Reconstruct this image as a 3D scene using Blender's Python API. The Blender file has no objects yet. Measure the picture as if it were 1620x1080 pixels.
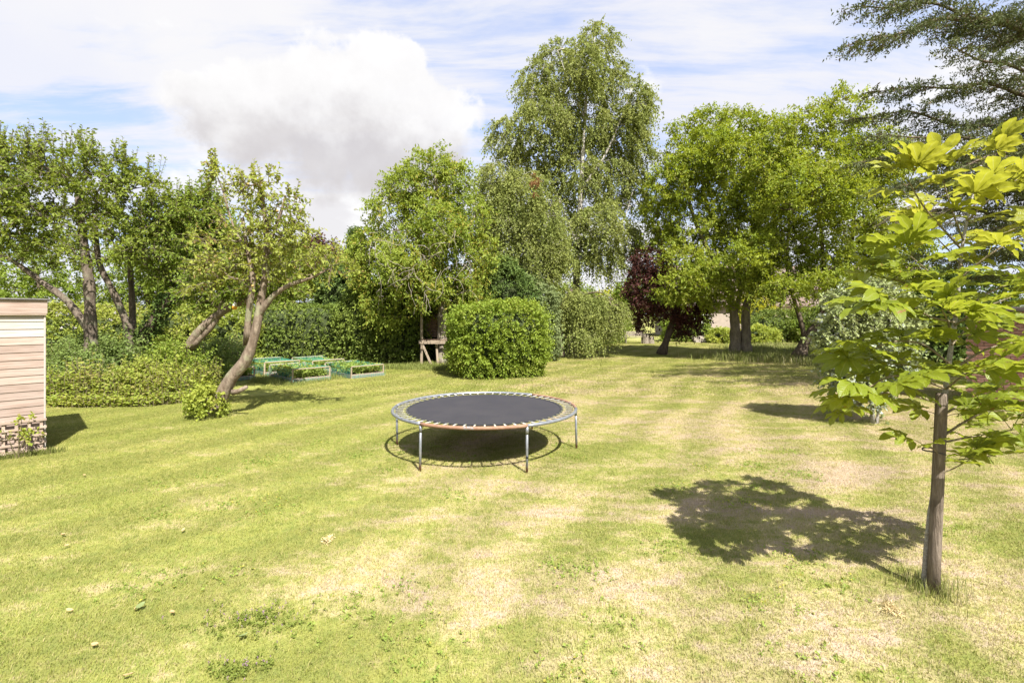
import bpy, math, random
import numpy as np
from mathutils import Vector, Matrix

# ------------------------------------------------------------------ camera, sky, sun, exposure
F_PX, CX, HY, CAM_H = 765.0, 810.0, 498.0, 2.18       # focal length, centre, horizon row (1620 px wide photo), eye height in m
sc = bpy.context.scene
COL = sc.collection
random.seed(11)
rng = np.random.default_rng(11)

cam_d = bpy.data.cameras.new('camera')
cam_d.sensor_width = 36.0
cam_d.lens = 36.0 * F_PX / 1620.0
cam_d.shift_y = -(540.0 - HY) / 1620.0
cam_d.clip_end = 3000.0
cam = bpy.data.objects.new('camera', cam_d)
cam.location = (0, 0, CAM_H)
cam.rotation_euler = (math.radians(90), 0, 0)
COL.objects.link(cam)
sc.camera = cam

SUN_DIR = Vector((0.33, -0.66, 1.0)).normalized()       # towards the sun: behind the camera, to its right
SUN_EL = math.asin(SUN_DIR.z)
SUN_AZ = math.atan2(SUN_DIR.x, SUN_DIR.y)

sc.view_settings.view_transform = 'Standard'
sc.view_settings.look = 'None'
sc.view_settings.exposure = 1.84
sc.view_settings.gamma = 1.0
sc.cycles.use_denoising = True
sc.cycles.max_bounces = 6
sc.cycles.diffuse_bounces = 3
sc.cycles.transmission_bounces = 3
sc.cycles.transparent_max_bounces = 6

sun_d = bpy.data.lights.new('sun', 'SUN')
sun_d.energy = 3.7
sun_d.angle = math.radians(0.55)
sun_d.color = (1.0, 0.965, 0.915)
sun = bpy.data.objects.new('sun', sun_d)
sun.rotation_euler = SUN_DIR.to_track_quat('Z', 'Y').to_euler()
sun.location = (10, -20, 30)
COL.objects.link(sun)


class NT:
    """small helper that adds nodes to a tree"""
    def __init__(s, nt):
        s.nt = nt
        s.n = nt.nodes
        s.l = nt.links

    def node(s, t, **kw):
        nd = s.n.new(t)
        for k, v in kw.items():
            setattr(nd, k, v)
        return nd

    def put(s, sock, v):
        if isinstance(v, bpy.types.NodeSocket):
            s.l.new(v, sock)
        elif v is not None:
            sock.default_value = v

    def math(s, op, a, b=None, c=None, clamp=False):
        nd = s.node('ShaderNodeMath', operation=op, use_clamp=clamp)
        for i, v in enumerate((a, b, c)):
            s.put(nd.inputs[i], v)
        return nd.outputs[0]

    def vmath(s, op, a, b=None):
        nd = s.node('ShaderNodeVectorMath', operation=op)
        s.put(nd.inputs[0], a)
        if b is not None:
            s.put(nd.inputs[1], b)
        return nd

    def mix(s, f, a, b, bt='MIX'):
        nd = s.node('ShaderNodeMix', data_type='RGBA', blend_type=bt)
        s.put(nd.inputs[0], f)
        s.put(nd.inputs[6], a if not isinstance(a, tuple) else (*a[:3], 1))
        s.put(nd.inputs[7], b if not isinstance(b, tuple) else (*b[:3], 1))
        return nd.outputs[2]

    def noise(s, vec, scale, detail=4.0, rough=0.55, dist=0.0):
        nd = s.node('ShaderNodeTexNoise')
        s.put(nd.inputs['Vector'], vec)
        s.put(nd.inputs['Scale'], scale)
        nd.inputs['Detail'].default_value = detail
        nd.inputs['Roughness'].default_value = rough
        nd.inputs['Distortion'].default_value = dist
        return nd.outputs['Fac']

    def mapping(s, vec, rot=(0, 0, 0), scale=(1, 1, 1), loc=(0, 0, 0)):
        nd = s.node('ShaderNodeMapping')
        s.put(nd.inputs['Vector'], vec)
        nd.inputs['Location'].default_value = loc
        nd.inputs['Rotation'].default_value = rot
        nd.inputs['Scale'].default_value = scale
        return nd.outputs[0]

    def range(s, v, a, b, c=0.0, d=1.0, smooth=True):
        nd = s.node('ShaderNodeMapRange', interpolation_type='SMOOTHSTEP' if smooth else 'LINEAR')
        s.put(nd.inputs[0], v)
        for i, x in enumerate((a, b, c, d)):
            nd.inputs[i + 1].default_value = x
        return nd.outputs[0]


def build_world():
    w = bpy.data.worlds.new('World')
    sc.world = w
    w.use_nodes = True
    t = NT(w.node_tree)
    t.n.clear()
    out = t.node('ShaderNodeOutputWorld')
    bg = t.node('ShaderNodeBackground')
    bg.inputs['Strength'].default_value = 0.12
    sky = t.node('ShaderNodeTexSky', sky_type='NISHITA', sun_disc=False)
    sky.sun_elevation = SUN_EL
    sky.sun_rotation = SUN_AZ
    sky.altitude = 60
    sky.air_density = 1.0
    sky.dust_density = 1.2
    sky.ozone_density = 1.2
    d = t.node('ShaderNodeTexCoord').outputs['Generated']
    sep = t.node('ShaderNodeSeparateXYZ')
    t.put(sep.inputs[0], d)
    z = t.math('MAXIMUM', sep.outputs[2], 0.03)
    # high cirrus, seen on a flat layer far overhead
    plane = t.node('ShaderNodeCombineXYZ')
    t.put(plane.inputs[0], t.math('DIVIDE', sep.outputs[0], t.math('ADD', z, 0.12)))
    t.put(plane.inputs[1], t.math('DIVIDE', sep.outputs[1], t.math('ADD', z, 0.12)))
    pl = plane.outputs[0]
    warp = t.node('ShaderNodeTexNoise')
    t.put(warp.inputs['Vector'], pl)
    warp.inputs['Scale'].default_value = 0.9
    warp.inputs['Detail'].default_value = 3
    wsc = t.vmath('SCALE', warp.outputs['Color'])
    wsc.inputs['Scale'].default_value = 0.30
    plw = t.vmath('ADD', pl, wsc.outputs[0]).outputs[0]
    c1 = t.noise(t.mapping(plw, rot=(0, 0, math.radians(35)), scale=(0.55, 1.5, 1), loc=(3.1, 1.7, 0)), 1.1, 9, 0.62, 0.35)
    c2 = t.noise(t.mapping(plw, rot=(0, 0, math.radians(38)), scale=(0.8, 5.0, 1), loc=(1.1, 0.2, 0)), 2.2, 8, 0.6, 0.2)
    cir = t.math('ADD', t.math('MULTIPLY', c1, 0.72), t.math('MULTIPLY', c2, 0.28))
    cir = t.range(cir, 0.42, 0.56)
    # heaped cumulus: a low band all round the horizon and one big heap
    wn = t.node('ShaderNodeTexNoise')
    t.put(wn.inputs['Vector'], d)
    wn.inputs['Scale'].default_value = 6.5
    wn.inputs['Detail'].default_value = 8
    wn.inputs['Roughness'].default_value = 0.58
    wv = t.vmath('SUBTRACT', wn.outputs['Color'], (0.5, 0.5, 0.5)).outputs[0]
    ws = t.vmath('SCALE', wv)
    ws.inputs['Scale'].default_value = 0.20
    dw = t.vmath('ADD', d, ws.outputs[0]).outputs[0]
    field = None
    for az, el, r in ((-20, 20.5, .125), (-27.5, 20.0, .095), (-13.5, 22.5, .115), (-8.5, 20.5, .095), (-15.5, 18.5, .115), (-22, 18.0, .10),
                      (-32.5, 20, .06), (-10.5, 17.5, .095), (-12, 25.0, .06), (-13, 15.5, .075), (70, 28, .2), (100, 24, .16), (160, 35, .25), (-95, 26, .22), (-140, 22, .2)):
        a, e = math.radians(az), math.radians(el)
        c = (math.sin(a) * math.cos(e), math.cos(a) * math.cos(e), math.sin(e))
        dist = t.vmath('DISTANCE', dw, c).outputs['Value']
        f = t.math('SUBTRACT', 1.0, t.math('DIVIDE', dist, r))
        if field is None:
            field = f
        else:
            nd = t.node('ShaderNodeMath', operation='SMOOTH_MAX')
            t.put(nd.inputs[0], field)
            t.put(nd.inputs[1], f)
            nd.inputs[2].default_value = 0.18
            field = nd.outputs[0]
    wid = t.range(sep.outputs[2], 0.29, 0.42, 0.50, 0.13)
    big = t.range(t.math('DIVIDE', field, wid), -0.12, 1.0)
    under = t.range(t.math('ADD', sep.outputs[2], t.math('MULTIPLY', t.math('SUBTRACT', wn.outputs['Fac'], 0.5), 0.34)), 0.27, 0.40)
    under = t.math('MAXIMUM', under, t.math('MULTIPLY', t.range(field, 0.40, 0.08), t.range(sep.outputs[2], 0.26, 0.34)))
    lowb = t.noise(t.mapping(d, scale=(1, 1, 2.0), loc=(0.31, 0.9, 0.2)), 4.2, 9, 0.56, 0.0)
    lowb = t.math('SUBTRACT', lowb, t.range(sep.outputs[2], 0.12, 0.42, 0.0, 0.22, False))
    low = t.range(lowb, 0.445, 0.53)
    skyc = sky.outputs[0]
    lil = t.mix(0.70, skyc, (1.02, 1.24, 2.02))
    haze = t.mix(t.range(sep.outputs[2], 0.0, 0.45, 0.40, 0.08), lil, (1.75, 1.86, 2.25))
    col = t.mix(t.math('MULTIPLY', cir, 0.86), haze, (2.16, 2.14, 2.25))
    veil = None
    for az, el, r in ((-22, 33, .34), (-6, 36, .30), (-30, 17, .17), (-40, 32, .24), (-34, 27, .20), (28, 34, .30), (45, 26, .24), (-120, 40, .4), (150, 40, .4)):
        a, e = math.radians(az), math.radians(el)
        f = t.range(t.math('SUBTRACT', 1.0, t.math('DIVIDE', t.vmath('DISTANCE', dw, (math.sin(a) * math.cos(e), math.cos(a) * math.cos(e), math.sin(e))).outputs['Value'], r)), 0.0, 0.75)
        veil = f if veil is None else t.math('MAXIMUM', veil, f)
    col = t.mix(t.math('MULTIPLY', veil, t.range(c1, 0.36, 0.58, 0.20, 0.95)), col, (2.24, 2.22, 2.27))
    col = t.mix(low, col, t.mix(t.range(lowb, 0.50, 0.62), (2.4, 2.4, 2.42), (2.05, 2.02, 2.08)))
    bil = t.noise(d, 15, 6, 0.6)
    under = t.math('ADD', t.math('MULTIPLY', under, 0.86), t.math('MULTIPLY', t.math('SUBTRACT', bil, 0.42), 0.55), clamp=True)
    bigc = t.mix(under, (1.62, 1.55, 1.58), (2.42, 2.40, 2.40))
    col = t.mix(t.math('MULTIPLY', big, 0.97), col, bigc)
    t.put(bg.inputs['Color'], col)
    t.put(out.inputs['Surface'], bg.outputs[0])


build_world()

# ------------------------------------------------------------------ helpers: points, objects, meshes


def P(px, py, Y):
    return np.array(((px - CX) / F_PX * Y, Y, CAM_H - (py - HY) / F_PX * Y))


def G(px, py):
    Y = CAM_H * F_PX / (py - HY)
    return np.array(((px - CX) / F_PX * Y, Y, 0.0))


def wloc(o):
    v = np.zeros(3)
    while o is not None:
        v = v + np.array(o.location)
        o = o.parent
    return v


def tag(o, label=None, cat=None, group=None, kind=None):
    if label:
        o['label'] = label
    if cat:
        o['category'] = cat
    if group:
        o['group'] = group
    if kind:
        o['kind'] = kind
    return o


def thing(name, label, cat, loc=(0, 0, 0), group=None):
    o = bpy.data.objects.new(name, None)
    o.empty_display_size = 0.2
    o.location = tuple(float(x) for x in loc)
    COL.objects.link(o)
    return tag(o, label, cat, group)


def link(name, me, parent=None, loc=None):
    o = bpy.data.objects.new(name, me)
    COL.objects.link(o)
    if parent is not None:
        o.parent = parent
    if loc is not None:
        o.location = tuple(float(x) for x in loc)
    return o


def mesh_data(name, V, faces, mat, smooth=False):
    """faces: list of (n,k) int arrays"""
    me = bpy.data.meshes.new(name)
    V = np.asarray(V, dtype=np.float32)
    me.vertices.add(len(V))
    me.vertices.foreach_set('co', V.ravel())
    faces = [np.asarray(f, dtype=np.int32) for f in faces if len(f)]
    nl = sum(f.size for f in faces)
    npoly = sum(len(f) for f in faces)
    me.loops.add(nl)
    me.polygons.add(npoly)
    me.loops.foreach_set('vertex_index', np.concatenate([f.ravel() for f in faces]))
    starts, off = [], 0
    for f in faces:
        starts.append(off + np.arange(len(f)) * f.shape[1])
        off += f.size
    me.polygons.foreach_set('loop_start', np.concatenate(starts).astype(np.int32))
    me.polygons.foreach_set('use_smooth', np.full(npoly, bool(smooth)))
    me.update(calc_edges=True)
    if mat is not None:
        me.materials.append(mat)
    return me


class MB:
    """collects shapes in world space into one mesh"""
    def __init__(s):
        s.V, s.F4, s.F3, s.n = [], [], [], 0

    def add(s, V, F4=None, F3=None):
        V = np.asarray(V, dtype=float)
        s.V.append(V)
        if F4 is not None and len(F4):
            s.F4.append(np.asarray(F4, dtype=np.int64) + s.n)
        if F3 is not None and len(F3):
            s.F3.append(np.asarray(F3, dtype=np.int64) + s.n)
        s.n += len(V)
        return s

    def box(s, c, half, ax=None, bevel=0.0):
        """box at c with half sizes along axes ax (3x3 rows), chamfered along every edge when bevel > 0"""
        ax = np.eye(3) if ax is None else np.asarray(ax, dtype=float)
        h = np.asarray(half, dtype=float)
        if bevel <= 0:
            L = np.array([[x, y, z] for x in (-1, 1) for y in (-1, 1) for z in (-1, 1)]) * h
            F = [[0, 1, 3, 2], [4, 6, 7, 5], [0, 4, 5, 1], [2, 3, 7, 6], [0, 2, 6, 4], [1, 5, 7, 3]]
            return s.add(np.asarray(c) + L @ ax, F)
        b = min(bevel, h.min() * 0.8)
        L, idx = [], {}
        for sx in (-1, 1):
            for sy in (-1, 1):
                for sz in (-1, 1):
                    sg = np.array((sx, sy, sz))
                    for k in range(3):
                        v = sg * (h - b)
                        v[k] = sg[k] * h[k]
                        idx[(sx, sy, sz, k)] = len(L)
                        L.append(v)
        F4, F3 = [], []
        for k in range(3):
            i, j = [(1, 2), (2, 0), (0, 1)][k]
            for sk in (-1, 1):
                q = []
                for (a, bb) in ((-1, -1), (1, -1), (1, 1), (-1, 1)):
                    sg = [0, 0, 0]
                    sg[k], sg[i], sg[j] = sk, a, bb
                    q.append(idx[(*sg, k)])
                F4.append(q if sk > 0 else q[::-1])
        for k in range(3):
            i, j = [(1, 2), (2, 0), (0, 1)][k]
            for a in (-1, 1):
                for bb in (-1, 1):
                    lo, hi = [0, 0, 0], [0, 0, 0]
                    lo[k], hi[k] = -1, 1
                    lo[i] = hi[i] = a
                    lo[j] = hi[j] = bb
                    q = [idx[(*lo, i)], idx[(*lo, j)], idx[(*hi, j)], idx[(*hi, i)]]
                    F4.append(q if a * bb < 0 else q[::-1])
        for sx in (-1, 1):
            for sy in (-1, 1):
                for sz in (-1, 1):
                    q = [idx[(sx, sy, sz, k)] for k in range(3)]
                    F3.append(q if sx * sy * sz > 0 else q[::-1])
        return s.add(np.asarray(c) + np.array(L) @ ax, F4, F3)

    def bar(s, a, b, w, h, bevel=0.0, up=(0, 0, 1)):
        """box from a to b, w across, h along up"""
        a, b = np.asarray(a, float), np.asarray(b, float)
        d = b - a
        L = np.linalg.norm(d)
        d = d / L
        u = np.asarray(up, float)
        side = np.cross(d, u)
        if np.linalg.norm(side) < 1e-6:
            side = np.cross(d, (1.0, 0, 0))
        side /= np.linalg.norm(side)
        u = np.cross(side, d)
        return s.box((a + b) / 2, (L / 2, w / 2, h / 2), np.array((d, side, u)), bevel)

    def tube(s, pts, rad, n=8, cap=True, closed=False):
        pts = np.asarray(pts, float)
        m = len(pts)
        rad = np.broadcast_to(np.asarray(rad, float), (m,))
        if closed:
            tan = np.roll(pts, -1, 0) - np.roll(pts, 1, 0)
        else:
            tan = np.gradient(pts, axis=0)
        tan /= np.linalg.norm(tan, axis=1)[:, None] + 1e-12
        ref = np.array((0.0, 0.0, 1.0))
        mean = np.abs(tan).mean(0)
        if mean[2] > 0.75:
            ref = np.array((1.0, 0.13, 0.0))
        u = np.cross(tan, ref)
        u /= np.linalg.norm(u, axis=1)[:, None] + 1e-9
        v = np.cross(tan, u)
        a = np.arange(n) / n * 2 * math.pi
        ring = np.cos(a)[None, :, None] * u[:, None] + np.sin(a)[None, :, None] * v[:, None]
        V = (pts[:, None] + ring * rad[:, None, None]).reshape(-1, 3)
        k = m if closed else m - 1
        i = np.arange(k)[:, None] * n
        i2 = (np.arange(k)[:, None] + 1) % m * n
        j = np.arange(n)[None]
        j2 = (j + 1) % n
        F = np.stack([i + j, i + j2, i2 + j2, i2 + j], -1).reshape(-1, 4)
        F3 = None
        if cap and not closed:
            c0, c1 = len(V), len(V) + 1
            V = np.concatenate([V, pts[:1], pts[-1:]])
            jj = np.arange(n)
            F3 = np.concatenate([np.stack([(jj + 1) % n, jj, np.full(n, c0)], -1),
                                 np.stack([(m - 1) * n + jj, (m - 1) * n + (jj + 1) % n, np.full(n, c1)], -1)])
        return s.add(V, F, F3)

    def leaves(s, V, F3):
        return s.add(V, None, F3)

    def data(s, name, mat, org=(0, 0, 0), smooth=False):
        V = np.concatenate(s.V) - np.asarray(org, float)
        fs = []
        if s.F4:
            fs.append(np.concatenate(s.F4))
        if s.F3:
            fs.append(np.concatenate(s.F3))
        return mesh_data(name, V, fs, mat, smooth)

    def build(s, name, mat, parent=None, smooth=False, org=None):
        """link as one object; its origin is the parent's (or org)"""
        o0 = wloc(parent) if parent is not None else np.zeros(3)
        g = o0 if org is None else np.asarray(org, float)
        me = s.data(name, mat, g, smooth)
        return link(name, me, parent, g - o0)


# ------------------------------------------------------------------ materials
MATS = {}


def material(name):
    m = bpy.data.materials.new(name)
    m.use_nodes = True
    t = NT(m.node_tree)
    t.n.clear()
    out = t.node('ShaderNodeOutputMaterial')
    return m, t, out


def principled(t, col, rough=0.7, spec=0.3, metal=0.0, normal=None):
    b = t.node('ShaderNodeBsdfPrincipled')
    t.put(b.inputs['Base Color'], col if not isinstance(col, tuple) else (*col[:3], 1))
    t.put(b.inputs['Roughness'], rough)
    t.put(b.inputs['Specular IOR Level'], spec)
    t.put(b.inputs['Metallic'], metal)
    if normal is not None:
        t.put(b.inputs['Normal'], normal)
    return b


def bump(t, h, strength=0.4, dist=0.02):
    nd = t.node('ShaderNodeBump')
    nd.inputs['Strength'].default_value = strength
    nd.inputs['Distance'].default_value = dist
    t.put(nd.inputs['Height'], h)
    return nd.outputs[0]


def position(t):
    return t.node('ShaderNodeNewGeometry').outputs['Position']


def leaf_mat(name, dark, light, odd=None, odd_amt=0.0, trans=0.42, rough=0.5, clump=0.8, spec=0.12):
    """foliage: tint differs from leaf to leaf and from clump to clump; odd = colour of a share of the leaves"""
    dark = tuple(x * k for x, k in zip(dark, (2.15, 2.02, 1.5)))
    light = tuple(x * k for x, k in zip(light, (1.66, 1.56, 1.22)))
    m, t, out = material(name)
    geo = t.node('ShaderNodeNewGeometry')
    rnd = geo.outputs['Random Per Island']
    cl = t.noise(geo.outputs['Position'], clump, 2, 0.5)
    f = t.math('ADD', t.math('MULTIPLY', rnd, 0.55), t.math('MULTIPLY', t.range(cl, 0.3, 0.7), 0.45))
    col = t.mix(f, dark, light)
    if odd is not None:
        r2 = t.math('FRACT', t.math('MULTIPLY', rnd, 37.7))
        cl2 = t.noise(geo.outputs['Position'], clump * 0.7, 2, 0.5)
        lim = t.math('MULTIPLY', t.range(cl2, 0.38, 0.66), odd_amt * 2)
        col = t.mix(t.math('LESS_THAN', r2, lim), col, odd)
    b = principled(t, col, rough, spec)
    tr = t.node('ShaderNodeBsdfTranslucent')
    hs = t.node('ShaderNodeHueSaturation')
    hs.inputs['Hue'].default_value = 0.488
    hs.inputs['Saturation'].default_value = 1.1
    hs.inputs['Value'].default_value = 1.25
    t.put(hs.inputs['Color'], col)
    t.put(tr.inputs['Color'], hs.outputs[0])
    mx = t.node('ShaderNodeMixShader')
    mx.inputs[0].default_value = trans
    t.put(mx.inputs[1], b.outputs[0])
    t.put(mx.inputs[2], tr.outputs[0])
    t.put(out.inputs['Surface'], mx.outputs[0])
    MATS[name] = m
    return m


def bark_mat(name, a, b, scale=9.0, lichen=None, lamt=0.0, stretch=0.3, rugged=None):
    m, t, out = material(name)
    p = position(t)
    pm = t.mapping(p, scale=(1, 1, stretch))
    n1 = t.noise(pm, scale, 6, 0.65, 0.6)
    n2 = t.noise(pm, scale * 4, 4, 0.6)
    col = t.mix(t.range(n1, 0.32, 0.68), a, b)
    col = t.mix(t.math('MULTIPLY', t.range(n2, 0.35, 0.7), 0.35), col, tuple(x * 0.45 for x in a))
    if lichen is not None:
        n3 = t.noise(p, 2.4, 4, 0.6)
        col = t.mix(t.math('MULTIPLY', t.range(n3, 0.60 - lamt * 0.3, 0.72 - lamt * 0.3), 0.7), col, lichen)
    if rugged:
        sz = t.node('ShaderNodeSeparateXYZ')
        t.put(sz.inputs[0], p)
        zz = t.math('ADD', sz.outputs[2], t.math('MULTIPLY', n1, 2.0))
        col = t.mix(t.range(zz, rugged + 2.5, rugged), col, t.mix(t.range(n1, 0.4, 0.6), (0.035, 0.028, 0.02), (0.12, 0.10, 0.075)))
    hgt = t.math('ADD', n1, t.math('MULTIPLY', n2, 0.5))
    bs = principled(t, col, 0.9, 0.15, normal=bump(t, hgt, 0.9, 0.03))
    t.put(out.inputs['Surface'], bs.outputs[0])
    MATS[name] = m
    return m


def wood_mat(name, a, b, axis=(1, 0, 0), rough=0.75, grain=14.0, tint=None):
    """sawn timber: grain along axis, knots, tone differing from piece to piece"""
    m, t, out = material(name)
    oi = t.node('ShaderNodeObjectInfo')
    p = t.vmath('ADD', t.node('ShaderNodeTexCoord').outputs['Object'], None).outputs[0] if False else t.node('ShaderNodeTexCoord').outputs['Object']
    off = t.node('ShaderNodeCombineXYZ')
    for i, k in enumerate((13.0, 7.0, 5.0)):
        t.put(off.inputs[i], t.math('MULTIPLY', oi.outputs['Random'], k))
    p = t.vmath('ADD', p, off.outputs[0]).outputs[0]
    sc_ = tuple(0.07 if x else 1.0 for x in axis)
    n1 = t.noise(t.mapping(p, scale=sc_), grain * 3, 5, 0.6, 0.5)
    n2 = t.noise(p, 2.2, 3, 0.55)
    col = t.mix(t.range(n1, 0.3, 0.7), a, b)
    col = t.mix(t.math('MULTIPLY', t.range(n2, 0.4, 0.7), 0.4), col, tint or tuple(0.5 * (x + y) * 1.12 for x, y in zip(a, b)))
    vo = t.node('ShaderNodeTexVoronoi', feature='F1')
    t.put(vo.inputs['Vector'], t.mapping(p, scale=tuple(0.55 if x else 1.0 for x in axis)))
    vo.inputs['Scale'].default_value = 4.0
    col = t.mix(t.range(vo.outputs['Distance'], 0.075, 0.045), col, tuple(x * 0.25 for x in a))
    hv = t.math('MULTIPLY_ADD', oi.outputs['Random'], 0.32, 0.84)
    hs = t.node('ShaderNodeHueSaturation')
    t.put(hs.inputs['Color'], col)
    t.put(hs.inputs['Value'], hv)
    bs = principled(t, hs.outputs[0], rough, 0.2, normal=bump(t, n1, 0.35, 0.004))
    t.put(out.inputs['Surface'], bs.outputs[0])
    MATS[name] = m
    return m


def plain_mat(name, col, rough=0.6, spec=0.3, metal=0.0, var=0.25, scale=12.0, col2=None, bumps=0.0):
    m, t, out = material(name)
    p = position(t)
    n = t.noise(p, scale, 5, 0.6)
    c2 = col2 or tuple(x * (1 - var) for x in col)
    c = t.mix(t.range(n, 0.35, 0.65), col, c2)
    bs = principled(t, c, rough, spec, metal, bump(t, n, bumps, 0.01) if bumps else None)
    t.put(out.inputs['Surface'], bs.outputs[0])
    MATS[name] = m
    return m


def lawn_colour(t, p, rnd=None):
    """mown lawn in a dry summer: green and yellow-green turf with straw streaks along the mowing lines"""
    w = t.node('ShaderNodeTexNoise')
    t.put(w.inputs['Vector'], p)
    w.inputs['Scale'].default_value = 0.22
    w.inputs['Detail'].default_value = 2
    ws = t.vmath('SCALE', t.vmath('SUBTRACT', w.outputs['Color'], (0.5, 0.5, 0.5)).outputs[0])
    ws.inputs['Scale'].default_value = 3.0
    pw = t.vmath('ADD', p, ws.outputs[0]).outputs[0]
    streak = t.noise(t.mapping(pw, rot=(0, 0, math.radians(-38)), scale=(0.32, 1.25, 0.0)), 1.15, 6, 0.62)
    patch = t.noise(t.mapping(p, scale=(1, 1, 0), loc=(4.3, 1.2, 0)), 0.42, 5, 0.6)
    fine = t.noise(t.mapping(p, scale=(1, 1, 0)), 9.0, 5, 0.7)
    sx = t.node('ShaderNodeSeparateXYZ')
    t.put(sx.inputs[0], p)
    bias = t.range(sx.outputs[0], -6.5, 2.5, -0.06, 0.045)
    far = t.range(sx.outputs[1], 9.0, 26.0, 0.0, -0.07)
    med = t.noise(t.mapping(p, rot=(0, 0, math.radians(-30)), scale=(1, 1.9, 0)), 2.6, 9, 0.72, 0.3)
    s = t.math('ADD', t.math('ADD', t.math('MULTIPLY', streak, 0.44), t.math('MULTIPLY', patch, 0.28)), t.math('ADD', t.math('MULTIPLY', t.math('SUBTRACT', fine, 0.25), 0.20), t.math('MULTIPLY', t.math('SUBTRACT', med, 0.12), 0.36)))
    s = t.math('ADD', t.math('ADD', s, bias), far)
    g = t.mix(t.range(patch, 0.35, 0.65), (0.285, 0.296, 0.062), (0.375, 0.356, 0.094))
    g = t.mix(t.range(fine, 0.30, 0.62), (0.220, 0.252, 0.055), g)
    sx2 = t.node('ShaderNodeSeparateXYZ')
    t.put(sx2.inputs[0], pw)
    ph = t.math('ADD', t.math('MULTIPLY', sx2.outputs[0], 4.6), t.math('MULTIPLY', sx2.outputs[1], -2.6))
    s = t.math('ADD', s, t.math('MULTIPLY', t.math('SINE', ph), 0.015))
    if rnd is not None:
        s = t.math('ADD', s, t.math('MULTIPLY', t.math('SUBTRACT', t.math('FRACT', t.math('MULTIPLY', rnd, 17.3)), 0.5), 0.17))
    c = t.mix(t.range(s, 0.535, 0.615), g, (0.44, 0.375, 0.165))
    c = t.mix(t.range(s, 0.605, 0.665), c, (0.485, 0.375, 0.262))
    stripe = t.range(t.math('SINE', ph), -0.8, 0.8, 0.90, 1.07)  # light and dark of leaning mown blades, painted into the colour
    hs = t.node('ShaderNodeHueSaturation')
    t.put(hs.inputs['Color'], c)
    t.put(hs.inputs['Value'], stripe)
    c = hs.outputs[0]
    return c, fine, s


def lawn_mats():
    m, t, out = material('lawn_turf')
    p = position(t)
    c, fine, s = lawn_colour(t, p)
    n = t.noise(p, 60.0, 4, 0.7)
    c = t.mix(t.math('MULTIPLY', t.range(n, 0.55, 0.3), 0.45), c, (0.13, 0.115, 0.045))
    hv = t.node('ShaderNodeHueSaturation')
    hv.inputs['Value'].default_value = 0.78
    hv.inputs['Saturation'].default_value = 0.95
    t.put(hv.inputs['Color'], c)
    c = hv.outputs[0]
    bs = principled(t, c, 0.95, 0.05, normal=bump(t, t.math('ADD', fine, n), 0.6, 0.03))
    t.put(out.inputs['Surface'], bs.outputs[0])
    MATS['lawn'] = m
    for nm, mul, kk in (('blade', 1.0, 0.0), ('tallgrass', 0.85, 0.5)):
        m, t, out = material('grass_' + nm)
        geo = t.node('ShaderNodeNewGeometry')
        rnd = geo.outputs['Random Per Island']
        c, fine, s = lawn_colour(t, geo.outputs['Position'], rnd)
        c = t.mix(t.math('MULTIPLY', t.range(rnd, 0.0, 0.5, 0.45, 0.0, False), 1.0), c, (0.215, 0.265, 0.055))
        c = t.mix(t.range(rnd, 0.86, 1.0, 0.0, 0.75, False), c, (0.50, 0.41, 0.19))
        if kk:
            c = t.mix(kk, c, (0.12, 0.16, 0.04))
        b = principled(t, c, 0.6, 0.2)
        tr = t.node('ShaderNodeBsdfTranslucent')
        t.put(tr.inputs['Color'], c)
        mx = t.node('ShaderNodeMixShader')
        mx.inputs[0].default_value = 0.35
        t.put(mx.inputs[1], b.outputs[0])
        t.put(mx.inputs[2], tr.outputs[0])
        t.put(out.inputs['Surface'], mx.outputs[0])
        MATS[nm] = m


lawn_mats()
leaf_mat('lf_pear', (0.060, 0.088, 0.018), (0.150, 0.188, 0.040), (0.21, 0.23, 0.07), 0.10)
leaf_mat('lf_apple', (0.095, 0.125, 0.028), (0.200, 0.225, 0.062), (0.28, 0.21, 0.08), 0.08)
leaf_mat('lf_back', (0.060, 0.095, 0.020), (0.150, 0.200, 0.042), (0.25, 0.27, 0.07), 0.10)
leaf_mat('lf_elder', (0.085, 0.120, 0.026), (0.210, 0.240, 0.060), (0.30, 0.29, 0.10), 0.12)
leaf_mat('lf_hedge', (0.045, 0.072, 0.018), (0.115, 0.150, 0.036), (0.19, 0.21, 0.07), 0.08, trans=0.25)
leaf_mat('lf_dark', (0.030, 0.055, 0.018), (0.080, 0.115, 0.034), None, 0, trans=0.22)
leaf_mat('lf_silver', (0.065, 0.090, 0.045), (0.150, 0.185, 0.095), None, 0, trans=0.25)
leaf_mat('lf_walnut', (0.078, 0.115, 0.024), (0.185, 0.228, 0.050), (0.33, 0.29, 0.06), 0.10)
leaf_mat('lf_birch', (0.080, 0.105, 0.036), (0.170, 0.195, 0.070), (0.24, 0.25, 0.10), 0.12, trans=0.32)
leaf_mat('lf_bush', (0.066, 0.105, 0.018), (0.165, 0.215, 0.042), (0.26, 0.28, 0.06), 0.12, trans=0.33)
leaf_mat('lf_plum', (0.022, 0.010, 0.011), (0.065, 0.027, 0.028), (0.07, 0.06, 0.025), 0.08, trans=0.22)
leaf_mat('lf_maple', (0.075, 0.110, 0.018), (0.190, 0.230, 0.042), (0.28, 0.29, 0.06), 0.12)
leaf_mat('lf_cedar', (0.030, 0.043, 0.022), (0.078, 0.092, 0.044), (0.10, 0.075, 0.035), 0.10, trans=0.15)
leaf_mat('lf_poplar', (0.085, 0.115, 0.055), (0.185, 0.215, 0.115), (0.40, 0.44, 0.36), 0.2, trans=0.25, rough=0.4)
leaf_mat('lf_nettle', (0.055, 0.085, 0.028), (0.115, 0.155, 0.052), (0.17, 0.19, 0.08), 0.08, trans=0.3)
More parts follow.
